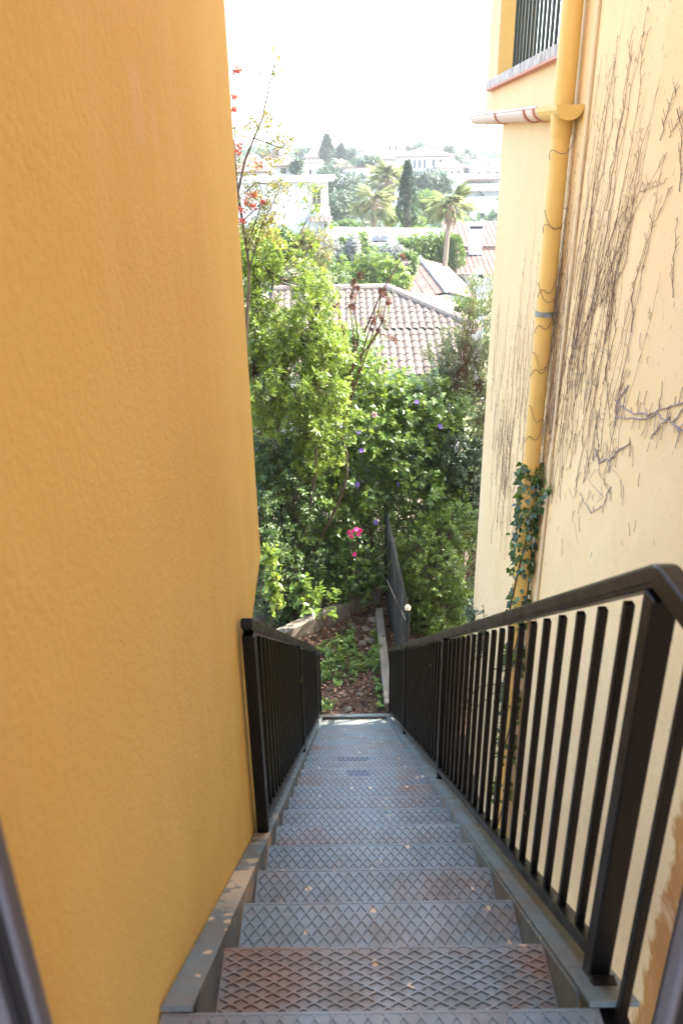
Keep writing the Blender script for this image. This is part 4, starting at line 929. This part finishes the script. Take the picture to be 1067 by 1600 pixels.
# cypresses and conifers
def cypress(label, x, yt, yb, w, Y, n=900, mat='conifer', taper=.8):
    a = atY(x, yt, Y); c = atY(x, yb, Y); h = a[2]-c[2]; kk = ppm(x, (yt+yb)/2, Y); r0 = w/kk
    root = empty('cypress', c, label, 'tree', G2)
    v = RNG.random(n)**.9; prof = r0*np.minimum(1, .35+v*5)*np.maximum(.03, 1-v**1.35)**taper
    an = RNG.random(n)*6.283; rr = prof*(.72+.32*RNG.random(n))*(1+.12*np.sin(an*3+v*17))
    P = np.stack([c[0]+np.cos(an)*rr, c[1]+np.sin(an)*rr, c[2]+h*(.03+.97*v)], 1)
    D = np.stack([np.cos(an)*.35, np.sin(an)*.35, np.full(n, 1.0)], 1)+rnd(n)*.15
    ll = max(.09, 3.0/kk)
    arr, tt_ = shoots(P, D, 6, np.full(n, ll*2.2), ll*1.3, ll*.45, 'lance', .5)
    b = MB(); b.tube([c-np.array([0, 0, .6]), c+np.array([0, 0, h*.5]), a-np.array([0, 0, h*.06])], [r0*.3, r0*.35, .02], 8); b.build('trunk', M['bark'], root, True)
    link('crown', leaf_mesh('crown', [arr], [tt_]), L[mat], root)
cypress('tall dark pointed cypress between the palms', 635, 257, 356, 16, 58)
cypress('shaded columnar cypress right behind the leaning palm trunk', 709, 372, 425, 16, 47.5, 600, 'mid', .5)
cypress('dark pointed conifer on the left skyline', 511, 215, 256, 13, 140, 420, 'conifer', 1.0)
cypress('slim conifer on the skyline right of the dark pointed conifer', 533, 230, 254, 9, 150, 260, 'conifer', 1.0)
cypress('tiny slim conifer between the far houses on the right skyline', 729, 240, 258, 5, 220, 160, 'conifer', 1.0)
# palms
def palm(label, xt, yt, xb, yb, Y, rfr, nf, tr, skirt=True, droopy=.5):
    top = atY(xt, yt, Y); base = atY(xb, yb, Y); base[2] = min(base[2], float(gz(base[0], Y))+.1) if yb > 400 else base[2]-.8
    root = empty('palm_tree', base, label, 'palm', 'palm trees between the houses')
    b = MB(); mid = base*.5+top*.5+np.array([(top[0]-base[0])*.12, 0, 0])
    pts = [base, base*.75+mid*.25, mid, mid*.4+top*.6, top]; b.tube(pts, [tr*1.25, tr*1.05, tr, tr*.92, tr*1.1], 10); b.build('trunk', M['palmbark'], root, True)
    P, A, N, Ln = [], [], [], []; b = MB()
    for i in range(nf):
        el = -.55+1.75*RNG.random()**.8; an = i*2.399; pl = rfr*(.42+.15*RNG.random())
        d = np.array([math.cos(an)*math.cos(el), math.sin(an)*math.cos(el), math.sin(el)]); hub = top+d*pl+np.array([0, 0, -.12*pl*droopy])
        b.tube([top, top+d*pl*.5+np.array([0, 0, .02]), hub], tr*.12, 3, False)
        s = unit(np.cross(d, [0, 0, 1.0])); u = np.cross(s, d)
        for j in range(19):
            t_ = (j-9)/9*1.5; ax = d*math.cos(t_)+s*math.sin(t_)+np.array([0, 0, -.35*droopy*abs(t_)])
            P.append(hub); A.append(ax); N.append(u+rnd(1)[0]*.1); Ln.append(rfr*(.62-.12*abs(t_)))
    Ln = np.array(Ln)*(.8+.4*RNG.random(len(Ln))); arr = leaf_arrays(np.array(P), np.array(A)+rnd(len(P))*.07, np.array(N), Ln, Ln*.075, 'lance', .2, .42)
    tn_ = np.repeat(np.clip(.55+.25*RNG.normal(size=nf), 0, 1), 19)
    b.build('frond_stalks', M['deadfrond'], root); link('crown', leaf_mesh('crown', [arr], [tn_]), L['palm'], root)
    if skirt:
        m = 24; an = RNG.random(m)*6.28; z = RNG.random(m)*rfr*.55
        P = np.stack([top[0]+np.cos(an)*tr*1.1, top[1]+np.sin(an)*tr*1.1, top[2]-z], 1); A = np.stack([np.cos(an)*.45, np.sin(an)*.45, np.full(m, -1.0)], 1)
        l_ = rfr*(.25+.25*RNG.random(m)); me = leaf_mesh('dead_fronds', [leaf_arrays(P, A, np.stack([np.cos(an), np.sin(an), an*0+.3], 1), l_, l_*.35, 'blade')], [RNG.random(m)]); link('dead_fronds', me, M['deadfrond'], root)
palm('slender palm with pale trunk leaning right, standing in front of the pink tile roof', 703, 322, 688, 424, 45, 1.35, 24, .14, True, 1.0)
palm('short fan palm with brown trunk in front of the low pale roof', 584, 318, 583, 356, 60, 1.7, 24, .26, False)
palm('taller fan palm with shaggy brown skirt left of the cypress', 607, 284, 604, 345, 66, 1.8, 24, .28, True)
# cycad
cyc = empty('cycad', atY(706, 498, 31), 'bright green cycad with upright feathery fronds beside the gabled house', 'cycad', G2)
P, A, N, Ln = [], [], [], []; b = MB(); c0 = atY(706, 500, 31)
for i in range(16):
    an = i*2.399; el = .65+.75*RNG.random(); d = np.array([math.cos(an)*math.cos(el), math.sin(an)*math.cos(el), math.sin(el)]); ln = 1.25; pts = []
    for k in range(14):
        u = k/13; p = c0+d*ln*u+np.array([0, 0, -.25*ln*u*u]); pts.append(p)
        s = unit(np.cross(d, [0, 0, 1.0])) if abs(d[2]) < .99 else np.array([1.0, 0, 0])
        for sg in (1, -1):
            if k > 2: P.append(p); A.append(s*sg+d*.7); N.append(np.cross(s, d)); Ln.append(.26*(1.15-abs(u-.5)))
    b.tube(pts, .012, 3, False)
b.tube([c0-np.array([0, 0, 1.2]), c0], [.2, .18], 8); b.build('trunk', M['palmbark'], cyc)
Ln = np.array(Ln); link('crown', leaf_mesh('crown', [leaf_arrays(np.array(P), np.array(A), np.array(N), Ln, Ln*.2, 'lance')], [.4+.5*RNG.random(len(P))]), L['hedge'], cyc)
# scrub that covers the slopes between the houses
m = 2600; Y_ = 24+RNG.random(m)**1.4*330; X_ = (RNG.random(m)*1.1-.4)*Y_*.62
inh = ((np.abs(Y_-52) < 5) & (X_ > 4)) | ((np.abs(Y_-29) < 5) & (X_ < 5)); X_, Y_ = X_[~inh], Y_[~inh]; m = len(X_)
sc_ = .010*Y_+.2; P = np.stack([X_, Y_, gz(X_, Y_)+.1], 1)
parts, tints = [], []
for k in range(5):
    Q = P+rnd(m)*sc_[:, None]*np.array([1.2, 1.2, .4])+np.array([0, 0, .3])*sc_[:, None]
    A = rnd(m)*np.array([1, 1, .6])+np.array([0, 0, .6]); l_ = sc_*(.9+.6*RNG.random(m))
    parts.append(leaf_arrays(Q, A, rnd(m)+np.array([0, -.5, 1]), l_, l_*.7, 'ovate')); tints.append(RNG.random(m))
tag(link('scrub', leaf_mesh('scrub', parts, tints), L['far']), 'rough green scrub covering the slopes between the houses', 'scrub', None, 'stuff')

# ------------------------------------------------------------------ air
b = MB(); b.box(-2600, 2600, -450, 4050, -48, 60)
hz = b.build('haze', None); tag(hz, kind='stuff')
hm = bpy.data.materials.new('haze_air'); hm.use_nodes = True; hn = hm.node_tree; hn.nodes.clear()
ho = hn.nodes.new('ShaderNodeOutputMaterial'); hv = hn.nodes.new('ShaderNodeVolumePrincipled')
hv.inputs['Color'].default_value = (.93, .96, 1, 1); hv.inputs['Density'].default_value = .00065; hv.inputs['Anisotropy'].default_value = .3
hn.links.new(hv.outputs[0], ho.inputs['Volume']); hz.data.materials.append(hm)

# ------------------------------------------------------------------ light, camera
SUN_AZ, SUN_EL = R(72), R(48)                # azimuth from +Y (along the stairs) towards +X (right)
w = bpy.data.worlds.new('World'); S.world = w; w.use_nodes = True; nt = w.node_tree
sky = nt.nodes.new('ShaderNodeTexSky'); sky.sky_type = 'NISHITA'; sky.sun_disc = False; sky.sun_elevation = SUN_EL; sky.sun_rotation = SUN_AZ
sky.air_density = 1.0; sky.dust_density = 2.5; sky.ozone_density = 1.0
bgn = nt.nodes['Background']; nt.links.new(sky.outputs[0], bgn.inputs[0]); bgn.inputs[1].default_value = .15
sd = Vector((math.sin(SUN_AZ)*math.cos(SUN_EL), math.cos(SUN_AZ)*math.cos(SUN_EL), math.sin(SUN_EL)))
ld = bpy.data.lights.new('sun', 'SUN'); ld.energy = 3.0; ld.angle = R(.5); ld.color = (1, .93, .82)
lo = bpy.data.objects.new('sun', ld); COL.objects.link(lo); lo.rotation_euler = sd.to_track_quat('Z', 'Y').to_euler(); lo.location = (20, 0, 40)
cd = bpy.data.cameras.new('camera'); co = bpy.data.objects.new('camera', cd); COL.objects.link(co); S.camera = co
cd.sensor_fit = 'VERTICAL'; cd.sensor_height = 36; cd.lens = F/1600*36; cd.clip_start = .02; cd.clip_end = 9000
fwd = np.array([0, 0, 0.0]); f_ = ray(533.5, 800); rgt = ray(533.5+F, 800)-f_; dwn = ray(533.5, 800+F)-f_
co.matrix_world = Matrix(((rgt[0], -dwn[0], -f_[0], 0), (rgt[1], -dwn[1], -f_[1], 0), (rgt[2], -dwn[2], -f_[2], 0), (0, 0, 0, 1)))
cd.dof.use_dof = True; cd.dof.focus_distance = 6.0; cd.dof.aperture_fstop = 4.5
S.view_settings.view_transform = 'Standard'; S.view_settings.look = 'None'; S.view_settings.gamma = 1; S.view_settings.exposure = 2.95
S.cycles.max_bounces = 8; S.cycles.diffuse_bounces = 4; S.cycles.transmission_bounces = 4; S.cycles.volume_bounces = 1; S.cycles.use_denoising = True
